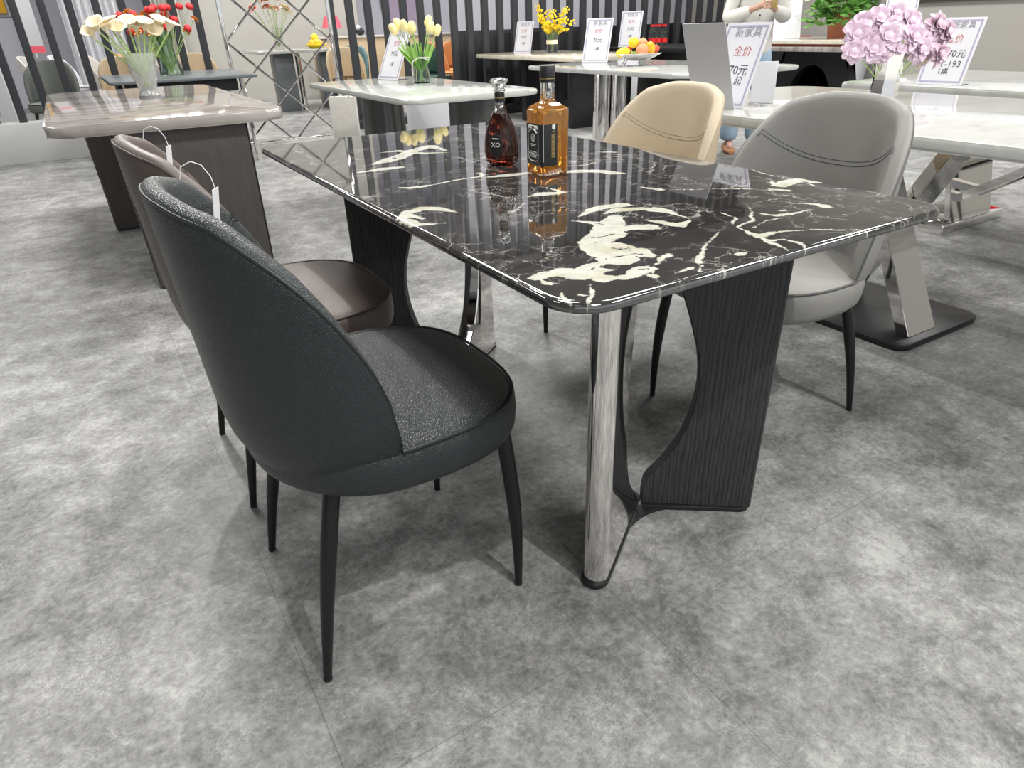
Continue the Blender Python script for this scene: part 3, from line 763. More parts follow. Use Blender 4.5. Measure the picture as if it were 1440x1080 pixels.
# D: cream top, far
tD = thing('marble_table', 'cream marble table under the yellow orchids, in front of the slats', 'table')
simple_top('tabletop', 4.10, 5.20, 5.5, 7.72, .755, .045, .06, M['m_cream'], tD)
obj('pedestal', box(BM(), 4.35, 4.95, 5.9, 6.0, 0, .709, .004), M['black'], tD); obj('pedestal', box(BM(), 4.35, 4.95, 6.9, 7.0, 0, .709, .004), M['black'], tD)
# E: white top with fruit
tE = thing('marble_table', 'white marble table with fruit dish on chrome columns', 'table')
simple_top('tabletop', 2.95, 4.15, 2.80, 4.75, .755, .03, .12, M['m_white'], tE)
for (x, y) in ((3.55, 4.38), (3.62, 4.22), (3.55, 3.2), (3.68, 3.3)):
    bm = BM(); lathe(bm, [(0, .02), (.085, .02), (.085, .724), (0, .724)], 28, mat=Matrix.Translation((x, y, 0))); obj('chrome_column', bm, M['chrome'], tE)
obj('plinth', box(BM(), 3.35, 3.85, 3.05, 4.55, 0, .019, .004), M['base_black'], tE)
obj('black_panel', box(BM(), 3.78, 3.82, 3.4, 4.2, .02, .724, .004), M['black'], tE)
# F: black table with water
tF = thing('black_table', 'long black table carrying the pack of water bottles', 'table')
simple_top('tabletop', 6.0, 7.3, 5.75, 7.5, .76, .05, .05, M['base_black'], tF)
obj('pedestal', box(BM(), 6.2, 7.1, 5.9, 6.05, 0, .709, .005), M['black'], tF); obj('pedestal', box(BM(), 6.2, 7.1, 6.9, 7.05, 0, .709, .005), M['black'], tF)
# G: black narrow console far right of slats
tG = thing('console_table', 'narrow red edged black console by the slats, right of the water bottles', 'table')
simple_top('tabletop', 8.3, 9.3, 6.6, 7.5, .80, .03, .03, M['pinkred'], tG)
obj('body', box(BM(), 8.35, 9.25, 6.65, 7.45, 0, .769, .005), M['black'], tG)
# I: large white table at right with chrome X base
tI = thing('marble_table', 'large white marble table at right with chrome slanted legs', 'table')
simple_top('tabletop', 1.52, 2.66, -.55, 1.74, .762, .035, .12, M['m_white'], tI)
bs = obj('base_plate', (lambda b: (prism(b, rrect(1.80, 2.33, .47, 1.02, .05, 8), 0, .022, .004, 2), b)[1])(BM()), M['base_black'], tI)
def strap(p0, p1, w, th, mat, parent, name='slanted_leg'):
    """flat bar between two points, width along the horizontal normal"""
    p0, p1 = Vector(p0), Vector(p1); d = (p1 - p0); hz = Vector((d.x, d.y, 0)).normalized(); wn = Vector((-hz.y, hz.x, 0)); tn = d.normalized().cross(wn)
    bm = BM(); vs = []
    for p in (p0, p1):
        for a, b in ((1, 1), (1, -1), (-1, -1), (-1, 1)):
            q = p + wn * (a * w / 2) + hz * (b * th / 2 / max(.2, abs(d.normalized().z))); vs.append(bm.verts.new(q))
    bm.faces.new(vs[:4][::-1]); bm.faces.new(vs[4:])
    for i in range(4): bm.faces.new((vs[i], vs[(i + 1) % 4], vs[4 + (i + 1) % 4], vs[4 + i]))
    bmesh.ops.bevel(bm, geom=bm.edges[:], offset=.003, segments=2, affect='EDGES')
    return obj(name, bm, mat, parent)
strap((1.985, .53, .023), (1.985, .88, .726), .17, .045, M['chrome'], tI)
strap((1.985, .95, .023), (1.985, .60, .726), .17, .045, M['chrome'], tI).location = (.19, 0, 0)
# K: second white table at right, further back
tK = thing('marble_table', 'white marble table behind the silver flower vase, right edge of photo', 'table')
simple_top('tabletop', 2.98, 4.10, -.40, 1.72, .757, .04, .05, M['m_white'], tK)
bk_ = obj('base_plate', (lambda b: (prism(b, rrect(3.34, 3.98, 1.18, 1.42, .01, 4), 0, .05, .004, 2), b)[1])(BM()), M['chrome'], tK)
strap((3.62, 1.20, .051), (3.62, 1.36, .716), .42, .03, M['chrome'], tK)
strap((3.50, 1.40, .051), (3.50, .40, .716), .06, .04, M['chrome'], tK)
strap((3.75, 1.40, .051), (3.75, .40, .716), .06, .04, M['chrome'], tK)
obj('base_plate', (lambda b: (prism(b, rrect(3.34, 3.98, .2, .44, .01, 4), 0, .05, .004, 2), b)[1])(BM()), M['chrome'], tK)
# J: black arched table with a double top
tJ = thing('arched_table', 'pink veined marble table on a black arched leg under the potted plant', 'table')
simple_top('tabletop', 6.35, 7.5, 3.75, 5.5, .835, .035, .06, M['m_cream'], tJ)
simple_top('lower_tabletop', 6.30, 7.5, 3.72, 5.5, .775, .045, .06, M['m_streak'], tJ)
obj('spacer', box(BM(), 6.40, 7.45, 3.80, 5.4, .776, .799), M['terracotta'], tJ)
def arch():
    bm = BM(); out = []
    W2, H = .46, .729
    outer = [(-.58, 0), (-.54, .25), (-.46, .5), (-.38, .66), (-.40, H), (.40, H), (.38, .66), (.46, .5), (.54, .25), (.58, 0)]
    inner = []
    for i in range(17):
        a = PI * i / 16; inner.append((.30 * math.cos(a), .02 + .56 * math.sin(a) ** .8 if 0 < i < 16 else 0))
    pts = outer + inner
    a = [bm.verts.new((-.06, y, z)) for y, z in pts]; b = [bm.verts.new((.06, y, z)) for y, z in pts]; n = len(pts)
    for i in range(n): bm.faces.new((a[i], a[(i + 1) % n], b[(i + 1) % n], b[i]))
    f1 = bm.faces.new(a); f2 = bm.faces.new(b[::-1]); bmesh.ops.triangulate(bm, faces=[f1, f2]); return bm
ar = obj('arched_leg', arch(), M['black'], tJ, 30); ar.location = (6.75, 4.6, 0)
# M: far table beyond the lattice
tM = thing('marble_table', 'white table seen through the lattice, carrying coral flowers', 'table')
simple_top('tabletop', 2.0, 3.35, 10.3, 11.4, .84, .04, .06, M['m_white'], tM)
for x in (2.25, 2.95): obj('pedestal', box(BM(), x, x + .28, 10.5, 10.8, 0, .799, .005), M['slate'], tM)
for x in (2.62, 3.28):
    bm = BM(); tube(bm, [(x, 10.6, 0), (x, 10.6, .799)], .04, 12); obj('chrome_leg', bm, M['chrome'], tM)

# ------------------------------------------------------------------ price signs
def sign(x, y, z, w, h, lean, rz, label, lines, group=None, back=False, foot=True, border=True):
    t = thing('price_sign', label, 'sign', (x, y, z), rz, group)
    L = Matrix.Rotation(R(-lean), 4, 'X')
    bm = BM(); box(bm, -w / 2, w / 2, -.0015, .0015, 0, h, .0006, 1, mat=L); pn = obj('panel', bm, M['white'], t)
    if foot:
        bm = BM(); box(bm, -w / 2, w / 2, .0, .085, .0002, .003, .0006, 1); obj('stand_foot', bm, M['glass'], t)
    def at(px, pz, d=-.0022): return (L @ Vector((px, d, pz)))
    if border and not back:
        bm = BM(); b = w * .035; m = w * .05
        for x0, x1, z0, z1 in ((-w/2+m, w/2-m, m, m+b), (-w/2+m, w/2-m, h-m-b, h-m), (-w/2+m, -w/2+m+b, m+b, h-m-b), (w/2-m-b, w/2-m, m+b, h-m-b)):
            box(bm, x0, x1, -.0024, -.0016, z0, z1, mat=L)
        obj('printed_border', bm, M['frame_ink'], pn)
    for (body, sz, px, pz, mt) in lines:
        text(body, sz * w, M[mt], pn, at(px * w, pz * h), (R(90 - lean), 0, 0), ext=.0002)
    return t
FULL = [('来新家具', .17, 0, .88, 'grey_ink'), ('全价', .19, 0, .68, 'red_ink'), ('8  70元', .20, .05, .46, 'ink'), ('T-193', .19, .1, .31, 'ink'), ('1桌', .16, .0, .20, 'ink')]
SMALL = [('新家具', .17, .02, .88, 'grey_ink'), ('全价', .17, 0, .70, 'red_ink'), ('70元', .17, 0, .50, 'ink'), ('1桌', .14, 0, .30, 'ink')]
W90 = R(-90)
sign(1.50, 4.28, .7525, .25, .36, 27, R(-78), 'price sign on the grey green table left of the tulips', SMALL)
sign(4.55, 7.28, .756, .25, .36, 15, R(-65), 'price sign on the cream table left of the yellow orchids', SMALL)
sign(3.60, 4.58, .756, .25, .36, 17, R(-62), 'price sign on the fruit table with a second sheet behind it', SMALL)
sign(6.18, 7.15, .761, .30, .44, 14, R(-62), 'price sign at the left end of the long black table', SMALL)
sign(8.7, 6.9, .801, .34, .36, 12, R(-55), 'small far price sign on the console beside the slats', SMALL)
sign(3.10, 1.27, .7575, .205, .30, 20, R(-82), 'price sign with 70 and T-193 beside the lilac pink flowers', FULL)
sign(7.0, 3.9, .836, .30, .42, 14, R(-60), 'faint price sign behind the T-193 sign', SMALL)
sign(1.70, 1.335, .7625, .205, .31, 21, R(-88), 'printed price sign standing behind the blank sheet on white table', [('新家具', .20, .05, .88, 'grey_ink'), ('全价', .20, .06, .66, 'red_ink'), ('70元', .22, .10, .44, 'ink'), ('起', .18, .18, .31, 'ink')], foot=False)
sign(1.655, 1.335, .7625, .205, .31, 19, R(92), 'blank white sheet leaning out in front of the printed sign', [], back=True, border=False, foot=False)
sign(6.75, 5.05, .836, .30, .42, 22, R(-40), 'blank white price sheet leaning behind the standing person', [], back=True, border=False)
cs = thing('card_holder', 'small blank grey card in oval based holder beside the printed sign', 'card holder', (1.87, 1.285, .7625), R(-45))
bm = BM(); lathe(bm, [(0, 0), (.05, 0), (.05, .004), (.046, .006), (0, .006)], 28, 1, .45); obj('oval_base', bm, M['chrome'], cs)
obj('card', box(BM(), -.045, .045, -.002, .002, .0065, .155, .001, 1, mat=Matrix.Rotation(R(-8), 4, 'X')), M['white'], cs)

# ------------------------------------------------------------------ flowers
def stem_bm(p0, p1, r=.003, bend=0, n=8):
    p0, p1 = Vector(p0), Vector(p1); pts = []
    for i in range(n + 1):
        t = i / n; p = p0.lerp(p1, t); p.z += bend * math.sin(PI * t); pts.append(p)
    return tube(BM(), pts, r, 6), pts
def orient(d):
    d = Vector(d).normalized(); return d.to_track_quat('Z', 'Y').to_matrix().to_4x4()
def petal(bm, mat, L, W, curl=.3, n=5, thick=.0012):
    grid = []
    for i in range(n + 1):
        t = i / n; w = W * math.sin(PI * (t * .80 + .14)) ** .7 ; row = []
        for j in range(5):
            s_ = -1 + 2 * j / 4
            row.append(bm.verts.new(mat @ Vector((s_ * w / 2, curl * L * t * t + (s_ * s_) * w * .22, L * t))))
        grid.append(row)
    for a, b in zip(grid[:-1], grid[1:]):
        for j in range(4): bm.faces.new((a[j], a[j + 1], b[j + 1], b[j]))
def bloom_calla(r=.022, h=.055):
    bm = BM(); lathe(bm, [(.003, 0), (.006, h * .2), (r * .5, h * .5), (r * .8, h * .75), (r * 1.35, h * .95), (r * 1.7, h), (r * 1.3, h * .93), (r * .72, h * .74), (r * .42, h * .5), (.003, h * .3)], 18, ripple=lambda a, z: 1 + .12 * math.cos(a) + .05 * math.cos(5 * a) * (z / h)); return bm
def bloom_tulip(r=.020, h=.052):
    bm = BM(); lathe(bm, [(.002, 0), (r * .8, h * .12), (r * 1.05, h * .35), (r * .98, h * .65), (r * .72, h * .9), (r * .35, h), (r * .3, h * .9)], 18, ripple=lambda a, z: 1 + .08 * math.cos(3 * a) * (z / h) + .05 * abs(math.sin(3 * a)))
    return bm
def bloom_peony(r=.035, seed=0):
    rnd = random.Random(seed); bm = BM()
    ball(bm, (0, 0, r * .35), r * .42, (1, 1, .8), 10)
    for ring, (np_, tilt, L) in enumerate(((7, 78, 1.25), (7, 55, 1.15), (6, 35, 1.0), (5, 18, .85))):
        for k_ in range(np_):
            a = 2 * PI * (k_ + ring * .5) / np_ + rnd.uniform(-.2, .2)
            m = Matrix.Rotation(a, 4, 'Z') @ Matrix.Rotation(R(tilt + rnd.uniform(-10, 10)), 4, 'X') @ Matrix.Translation((0, 0, 0))
            petal(bm, m, r * L * rnd.uniform(.85, 1.1), r * rnd.uniform(.9, 1.25), -.45, 5)
    return bm
def flower(name, label, cat, group, base, head, bloom_me, mats, r=.0028, bend=.0, leaf=0, sc=1, dirv=None):
    t = thing(name, label, cat, base, 0, group); rel = Vector(head) - Vector(base)
    bm, pts = stem_bm((0, 0, 0), rel, r, bend); obj('stem', bm, M['stem'], t)
    d = Vector(dirv) if dirv is not None else (pts[-1] - pts[-2])
    b = link('bloom', bloom_me, None, t); b.matrix_local = Matrix.Translation(rel) @ orient(d) @ Matrix.Diagonal((sc, sc, sc, 1))
    if mats is not None:
        b.material_slots[0].link = 'OBJECT'; b.material_slots[0].material = mats
    if leaf:
        bm = BM()
        for q in range(leaf):
            a = random.uniform(0, 2 * PI); st = rel * .25
            m = Matrix.Translation(st) @ orient(rel) @ Matrix.Rotation(a, 4, 'Z') @ Matrix.Rotation(R(-12), 4, 'X')
            petal(bm, m, rel.length * .55, .026, .12, 6)
        obj('leaves', bm, M['leaf'], t)
    return t
def mesh_of(bm, name, mat):
    bmesh.ops.recalc_face_normals(bm, faces=bm.faces[:]); me = bpy.data.meshes.new(name); bm.to_mesh(me); bm.free(); smooth(me); me.materials.append(mat); return me
def glass_vase(name, label, loc, prof, mat, ripple=None, extra=None, sx=1):
    t = thing(name, label, 'vase', loc)
    inner = [(max(0, r - .004), z + (.008 if i == 0 else 0)) for i, (r, z) in enumerate(prof)][::-1]
    bm = BM(); lathe(bm, [(0, prof[0][1])] + prof + inner[:-1] + [(max(.001, prof[0][0] - .006), prof[0][1] + .012), (0, prof[0][1] + .012)], 36, ripple=ripple); obj('vase_body', bm, M[mat], t, 40)
    return t
# crystal vase with calla lilies
VA = Vector((-.06, 4.20, .755))
v = glass_vase('crystal_vase', 'cut crystal footed vase holding cream calla lilies on taupe marble', VA, [(.062, 0), (.060, .008), (.040, .040), (.052, .055), (.060, .09), (.067, .125), (.073, .16), (.079, .195), (.084, .235)], 'cut_glass', ripple=lambda a, z: 1 + (.05 * math.cos(9 * a + z * 130) if z > .05 else 0))
calla = mesh_of(bloom_calla(.031, .070), 'calla bloom', M['cream'])
rnd = random.Random(3)
for i in range(11):
    a = rnd.uniform(0, 2 * PI); dx = [-.20, -.17, -.13, -.10, -.07, -.01, .02, .06, .10, .14, .18][i]; z = [.31, .345, .33, .35, .325, .35, .33, .34, .32, .35, .33][i]
    dv = (dx * .8, -.25 + rnd.uniform(-.2, .2), .35) 
    flower('calla_lily', 'cream calla lily standing in the crystal vase', 'flower', 'cream calla lilies', VA + Vector((dx * -.12, 0, .06)), VA + Vector((dx, rnd.uniform(-.08, .08), z)), calla, None, .005, .01, 0, 1, dv)
# green glass vase with red flowers
VB = Vector((.40, 6.85, .7525))
glass_vase('glass_vase', 'tapered clear glass vase of red flowers on the slate table', VB, [(.10, 0), (.104, .01), (.07, .2), (.068, .25), (.10, .42)], 'glass_green')
bud = mesh_of(bloom_tulip(.032, .055), 'red bud', M['redp']); star = mesh_of(bloom_peony(.034, 4), 'orange bloom', M['orangep'])
for i in range(34):
    a = rnd.uniform(0, 2 * PI); rr = rnd.uniform(.05, .32); h_ = rnd.uniform(.34, .53)
    hd = VB + Vector((rr * math.cos(a) * 1.1 - .02, rr * math.sin(a) * .5, h_))
    flower('berry_flower', 'small red or orange flower in the green tinted vase', 'flower', 'red and orange flowers', VB + Vector((0, 0, .02)), hd, bud if i % 5 < 3 else star, None, .003, .02, 0, 1.0 if i % 5 < 3 else .9)
lf = BM()
for i in range(26):
    a = rnd.uniform(0, 2 * PI); m = Matrix.Translation((.03 * math.cos(a), .03 * math.sin(a), rnd.uniform(.25, .40))) @ Matrix.Rotation(a, 4, 'Z') @ Matrix.Rotation(R(-rnd.uniform(20, 60)), 4, 'X'); petal(lf, m, .13, .035, .1, 4)
o = obj('foliage', lf, M['leaf']); o.location = VB; tag(o, 'green leaf sprays among the red flowers', 'foliage', None, 'stuff')
# tulips
VT = Vector((1.52, 3.74, .752))
t = glass_vase('glass_vase', 'small green tinted glass vase of tulips tied with white ribbon', VT, [(.052, 0), (.055, .008), (.056, .05), (.045, .11), (.034, .155), (.036, .18)], 'glass_green')
bm = BM(); tube(bm, [(.040 * math.cos(a), .040 * math.sin(a), .150) for a in [2 * PI * i / 24 for i in range(24)]], .005, 6, closed=True)
tube(bm, [(-.03, -.03, .150), (-.07, -.035, .13), (-.075, -.03, .08), (-.07, -.03, .05)], .004, 5); tube(bm, [(.0, -.045, .150), (.03, -.06, .135), (.045, -.05, .15), (.01, -.045, .152)], .004, 5)
obj('ribbon', bm, M['shirt'], t)
tul = mesh_of(bloom_tulip(.024, .072), 'tulip bloom', M['tulip'])
for dx, dy, z in ((-.135, .02, .285), (-.085, -.02, .30), (-.095, .05, .31), (-.03, 0, .29), (-.015, .05, .28), (.07, -.02, .285), (.085, .03, .32), (.12, .0, .27)):
    flower('tulip', 'pale yellow tulip in the ribbon tied glass vase', 'flower', 'yellow tulips', VT + Vector((-dx * .15, -dy * .1, .015)), VT + Vector((dx, dy, z)), tul, None, .0035, .0, 2, 1.0)
# yellow orchids
VY = Vector((4.62, 6.72, .756))
t = glass_vase('glass_vase', 'clear glass cylinder vase of yellow orchids with cream band', VY, [(.065, 0), (.065, .008), (.060, .15), (.066, .27)], 'glass')
bm = BM(); lathe(bm, [(.066, .10), (.069, .10), (.069, .145), (.066, .145)], 24); obj('paper_band', bm, M['cream'], t)
def spray(seed, L):
    r2 = random.Random(seed); bm = BM()
    for i in range(16):
        tt = i / 15; m = Matrix.Translation((r2.uniform(-.03, .03), r2.uniform(-.03, .03), L * tt)) @ Matrix.Rotation(r2.uniform(0, 6.28), 4, 'Z') @ Matrix.Rotation(R(r2.uniform(30, 90)), 4, 'X')
        for k_ in range(3): petal(bm, m @ Matrix.Rotation(2.1 * k_, 4, 'Z') @ Matrix.Rotation(R(40), 4, 'X'), .045 * (1.1 - .5 * tt), .04 * (1.1 - .5 * tt), .2, 3)
    return bm
spr = mesh_of(spray(5, .26), 'orchid spray', M['yellow'])
for dx, dy, z, d in ((-.16, .0, .33, (-.55, 0, 1)), (-.12, .05, .28, (-.4, 0, 1)), (-.05, -.05, .25, (-.2, 0, 1)), (.04, .05, .25, (.2, 0, 1)), (.10, -.05, .27, (.4, 0, 1)), (.15, 0, .31, (.75, 0, 1)), (.0, -.04, .22, (0, -.3, .6)), (-.10, -.05, .22, (-.5, -.3, .4)), (.10, -.05, .22, (.5, -.3, .4)), (0, .04, .24, (0, .2, .6)), (-.05, 0, .24, (-.6, -.1, .5)), (.06, 0, .24, (.6, -.1, .5))):
    flower('orchid_spray', 'bright yellow orchid spray in the banded glass vase', 'flower', 'yellow orchid sprays', VY + Vector((dx * -.1, 0, .03)), VY + Vector((dx * .7, dy, z)), spr, None, .004, 0, 0, .8, d)
# silver vase with lilac pink peonies
VS = Vector((2.44, 1.135, .7625))
t = thing('silver_vase', 'faceted mirror silver vase holding lilac pink flowers', 'vase', VS)
bm = BM(); lathe(bm, [(0, 0), (.058, 0), (.057, .004), (.051, .06), (.054, .10), (.066, .165), (.062, .163), (.050, .10), (.047, .06), (0, .02)], 7); obj('vase_body', bm, M['chrome'], t, 20)
pe = [mesh_of(bloom_peony(.044, 11 + i), 'peony bloom', M['pink']) for i in range(3)]
pos = [(-.15, .0, .235), (-.165, -.03, .175), (-.12, .03, .265), (-.10, -.05, .185), (-.07, .02, .29), (-.055, -.05, .225), (-.03, 0, .245), (.0, -.04, .185), (.0, .04, .30), (.045, -.05, .22), (.06, .03, .27), (.085, -.04, .175), (.115, .0, .225), (.15, .0, .26), (.175, .03, .20), (.14, .03, .165), (.195, .0, .23), (-.045, -.03, .17), (.17, -.03, .155)]
Xr = Vector((.851, -.525, 0)); Yr = Vector((.525, .851, 0))
for i, (a, b, z) in enumerate(pos):
    hd = VS + Xr * (a * 1.02) + Yr * b + Vector((0, 0, z))
    flower('peony', 'lilac pink ruffled flower in the silver vase', 'flower', 'lilac pink flowers in the silver vase', VS + Vector((0, 0, .03)), hd, pe[i % 3], M['pink2'] if a > .13 else None, .002, .0, 0, random.Random(i).uniform(.85, 1.1), tuple(Xr * a * 1.4 - Yr * .45 + Vector((0, 0, z - .13))))
lf = BM()
for i in range(16):
    a = rnd.uniform(0, 2 * PI); m = Matrix.Translation((0, 0, .15)) @ Matrix.Rotation(a, 4, 'Z') @ Matrix.Rotation(R(-rnd.uniform(10, 50)), 4, 'X'); petal(lf, m, rnd.uniform(.06, .12), .014, .1, 4)
o = obj('foliage', lf, M['leaf']); o.location = VS; tag(o, 'green leaves between the lilac pink flowers', 'foliage', None, 'stuff')
# coral flowers on the far table
VC = Vector((2.42, 10.75, .84))
glass_vase('glass_vase', 'slim clear glass vase of coral flowers beyond the lattice', VC, [(.07, 0), (.06, .1), (.075, .3)], 'glass')
for i in range(12):
    a = rnd.uniform(-.3, .34); flower('coral_flower', 'coral or pale pink flower beyond the lattice screen', 'flower', 'coral flowers', VC + Vector((0, 0, .04)), VC + Vector((a - .05, rnd.uniform(-.1, .1), rnd.uniform(.42, .75))), pe[i % 3], M['coral'] if i % 3 else M['cream'], .004, .02, 0, 1.25)
# potted plant on J
t = thing('potted_plant', 'leafy green pothos in terracotta pot on the arched table', 'plant', (6.9, 4.52, .836))
bm = BM(); lathe(bm, [(0, 0), (.085, 0), (.12, .22), (.125, .24), (.11, .24), (.10, .21), (0, .20)], 24); obj('pot', bm, M['terracotta'], t)
lf = BM(); r2 = random.Random(9)
for i in range(230):
    a = r2.uniform(0, 2 * PI); rr = r2.uniform(.05, .34); z = .24 + r2.uniform(-.12, .30) * (1 - rr) + (.05 if rr < .2 else -.02)
    m = Matrix.Translation((rr * math.cos(a), rr * math.sin(a), z)) @ Matrix.Rotation(a - PI / 2 + r2.uniform(-.6, .6), 4, 'Z') @ Matrix.Rotation(R(-r2.uniform(40, 110)), 4, 'X'); petal(lf, m, r2.uniform(.09, .14), .085, .1, 4)
obj('leaves', lf, M['leaf_dark'], t)
bm = BM()
for i in range(24):
    a = 2 * PI * i / 24; rr = r2.uniform(.15, .32); tube(bm, [(0.03 * math.cos(a), .03 * math.sin(a), .21), (rr * .5 * math.cos(a), rr * .5 * math.sin(a), .40), (rr * math.cos(a), rr * math.sin(a), .30)], .004, 5)
obj('stems', bm, M['stem'], t)
t = thing('potted_plant', 'green potted plant at the wall behind the standing person', 'plant', (9.4, 5.9, 0))
bm = BM(); lathe(bm, [(0, 0), (.15, 0), (.2, .5), (.17, .5), (0, .45)], 20); obj('pot', bm, M['white'], t)
lf = BM()
for i in range(60):
    a = r2.uniform(0, 2 * PI); m = Matrix.Translation((0, 0, .5 + r2.uniform(0, .8))) @ Matrix.Rotation(a, 4, 'Z') @ Matrix.Rotation(R(-r2.uniform(20, 70)), 4, 'X'); petal(lf, m, r2.uniform(.2, .35), .09, .1, 5)
bmesh.ops.recalc_face_normals(lf, faces=lf.faces[:]); obj('leaves', lf, M['leaf_dark'], t)
bm = BM(); tube(bm, [(0, 0, .45), (0, 0, 1.3)], .02, 6); obj('stem', bm, M['stem'], t)

# ------------------------------------------------------------------ fruit dish
FD = Vector((3.47, 3.86, .7553))
t = thing('fruit_dish', 'silver leaf shaped dish on thin legs full of fruit', 'dish', FD, R(-30))
bm = BM(); lathe(bm, [(0, .035), (.07, .037), (.13, .055), (.19, .085), (.192, .088), (.13, .059), (.07, .041), (0, .039)], 28, 1, .62); dsh = obj('bowl', bm, M['chrome'], t)
for (x, y) in ((-.10, -.04), (.10, -.04), (-.10, .05), (.10, .05), (0, -.07)):
    bm = BM(); tube(bm, [(x * .9, y * .9, .046), (x * 1.15, y * 1.1, 0)], .004, 6); obj('leg', bm, M['chrome'], t)
def fruit(name, label, off, r, s, mat, rot=(0, 0, 0), stalk=True):
    g = thing(name, label, 'fruit', FD + Matrix.Rotation(R(-30), 3, 'Z') @ Vector(off)); g.rotation_euler = rot
    bm = BM(); lathe(bm, [(0, -1 * r), (r * .35, -.93 * r), (r * .75, -.62 * r), (r, 0), (r * .86, .5 * r), (r * .45, .88 * r), (r * .12, .86 * r), (0, .80 * r)], 20, s[0], s[1], Matrix.Diagonal((1, 1, s[2], 1))); obj('flesh', bm, mat, g)
    if stalk: bm = BM(); tube(bm, [(0, 0, r * .78 * s[2]), (r * .1, 0, r * 1.15 * s[2])], r * .06, 5); obj('stalk', bm, M['stem'], g)
fruit('lemon', 'round yellow lemon on top of the fruit pile', (-.04, .0, .165), .042, (1, 1, 1.0), M['lemon'])
fruit('mango', 'long yellow mango at the left of the dish', (-.125, -.03, .098), .040, (.9, .9, 1.5), M['lemon'], (0, R(80), R(-30)))
fruit('apple', 'small red apple behind the yellow mango', (-.075, .035, .105), .036, (1, 1, .95), M['apple'])
fruit('peach', 'big blushing peach at the front of the dish', (.025, -.035, .110), .052, (1, 1, .95), M['peach'])
fruit('peach', 'pink peach lying on top behind the big peach', (.04, .035, .155), .042, (1, 1, .95), M['peach'])
fruit('mango', 'orange mango leaning at the right of the dish', (.095, -.01, .118), .044, (.9, .9, 1.35), M['mango'], (R(20), R(-30), 0))
fruit('apple', 'red apple at the far right rim of the dish', (.145, .03, .115), .034, (1, 1, .95), M['apple'])
for i in range(6): fruit('grape', 'green grape between lemon and peach in the dish', (-.055 + .018 * (i % 3), -.055 + .012 * (i // 3), .076 + .017 * (i // 3)), .012, (1, 1, 1.1), M['kiwi'], stalk=False); 
for ob in bpy.data.objects:
    if ob.name.startswith('grape'): ob['group'] = 'green grapes in the dish'
# small fruit plate far
t = thing('fruit_plate', 'yellow plate of oranges on the table beyond the lattice', 'plate', (2.98, 10.75, .84))
bm = BM(); lathe(bm, [(0, .0), (.08, 0), (.17, .06), (.16, .062), (.08, .01), (0, .01)], 20); obj('plate', bm, M['lemon'], t)
for i, (dx, dy, dz, mt) in enumerate(((-.06, 0, .07, 'mango'), (.06, .02, .07, 'orangep'), (0, -.03, .08, 'mango'), (0, .02, .15, 'lemon'))):
    bm = BM(); ball(bm, (2.98 + dx, 10.75 + dy, .84 + dz), .055, n=12); o = obj('orange', bm, M[mt]); tag(o, 'orange or lemon on the yellow plate beyond the lattice', 'fruit', 'oranges beyond the lattice')
# water bottles
wb = thing('water_bottle', 'small water bottle with red cap in the pack on the black table', 'bottle', (6.30, 6.80, .761), 0, 'pack of red capped water bottles')
bm = BM(); lathe(bm, [(0, 0), (.034, 0), (.036, .02), (.034, .10), (.036, .16), (.030, .19), (.014, .225), (.014, .235), (0, .235)], 16); obj('bottle_body', bm, M['water'], wb)
bm = BM(); lathe(bm, [(0, .2355), (.018, .2355), (.018, .26), (0, .26)], 14); obj('cap', bm, M['redcap'], wb)
bm = BM(); lathe(bm, [(.0368, .05), (.0372, .05), (.0372, .10), (.0368, .10)], 16); obj('label', bm, M['redcap'], wb)
wa = Vector((.851, -.525)); wbv = Vector((.525, .851))
for i in range(3):
    for j in range(3):
        if i or j:
            p = Vector((6.30, 6.80)) + wa * (i * .075) + wbv * (j * .075); dup(wb, (p.x, p.y, .761), 0, wb['label'], 'pack of red capped water bottles')

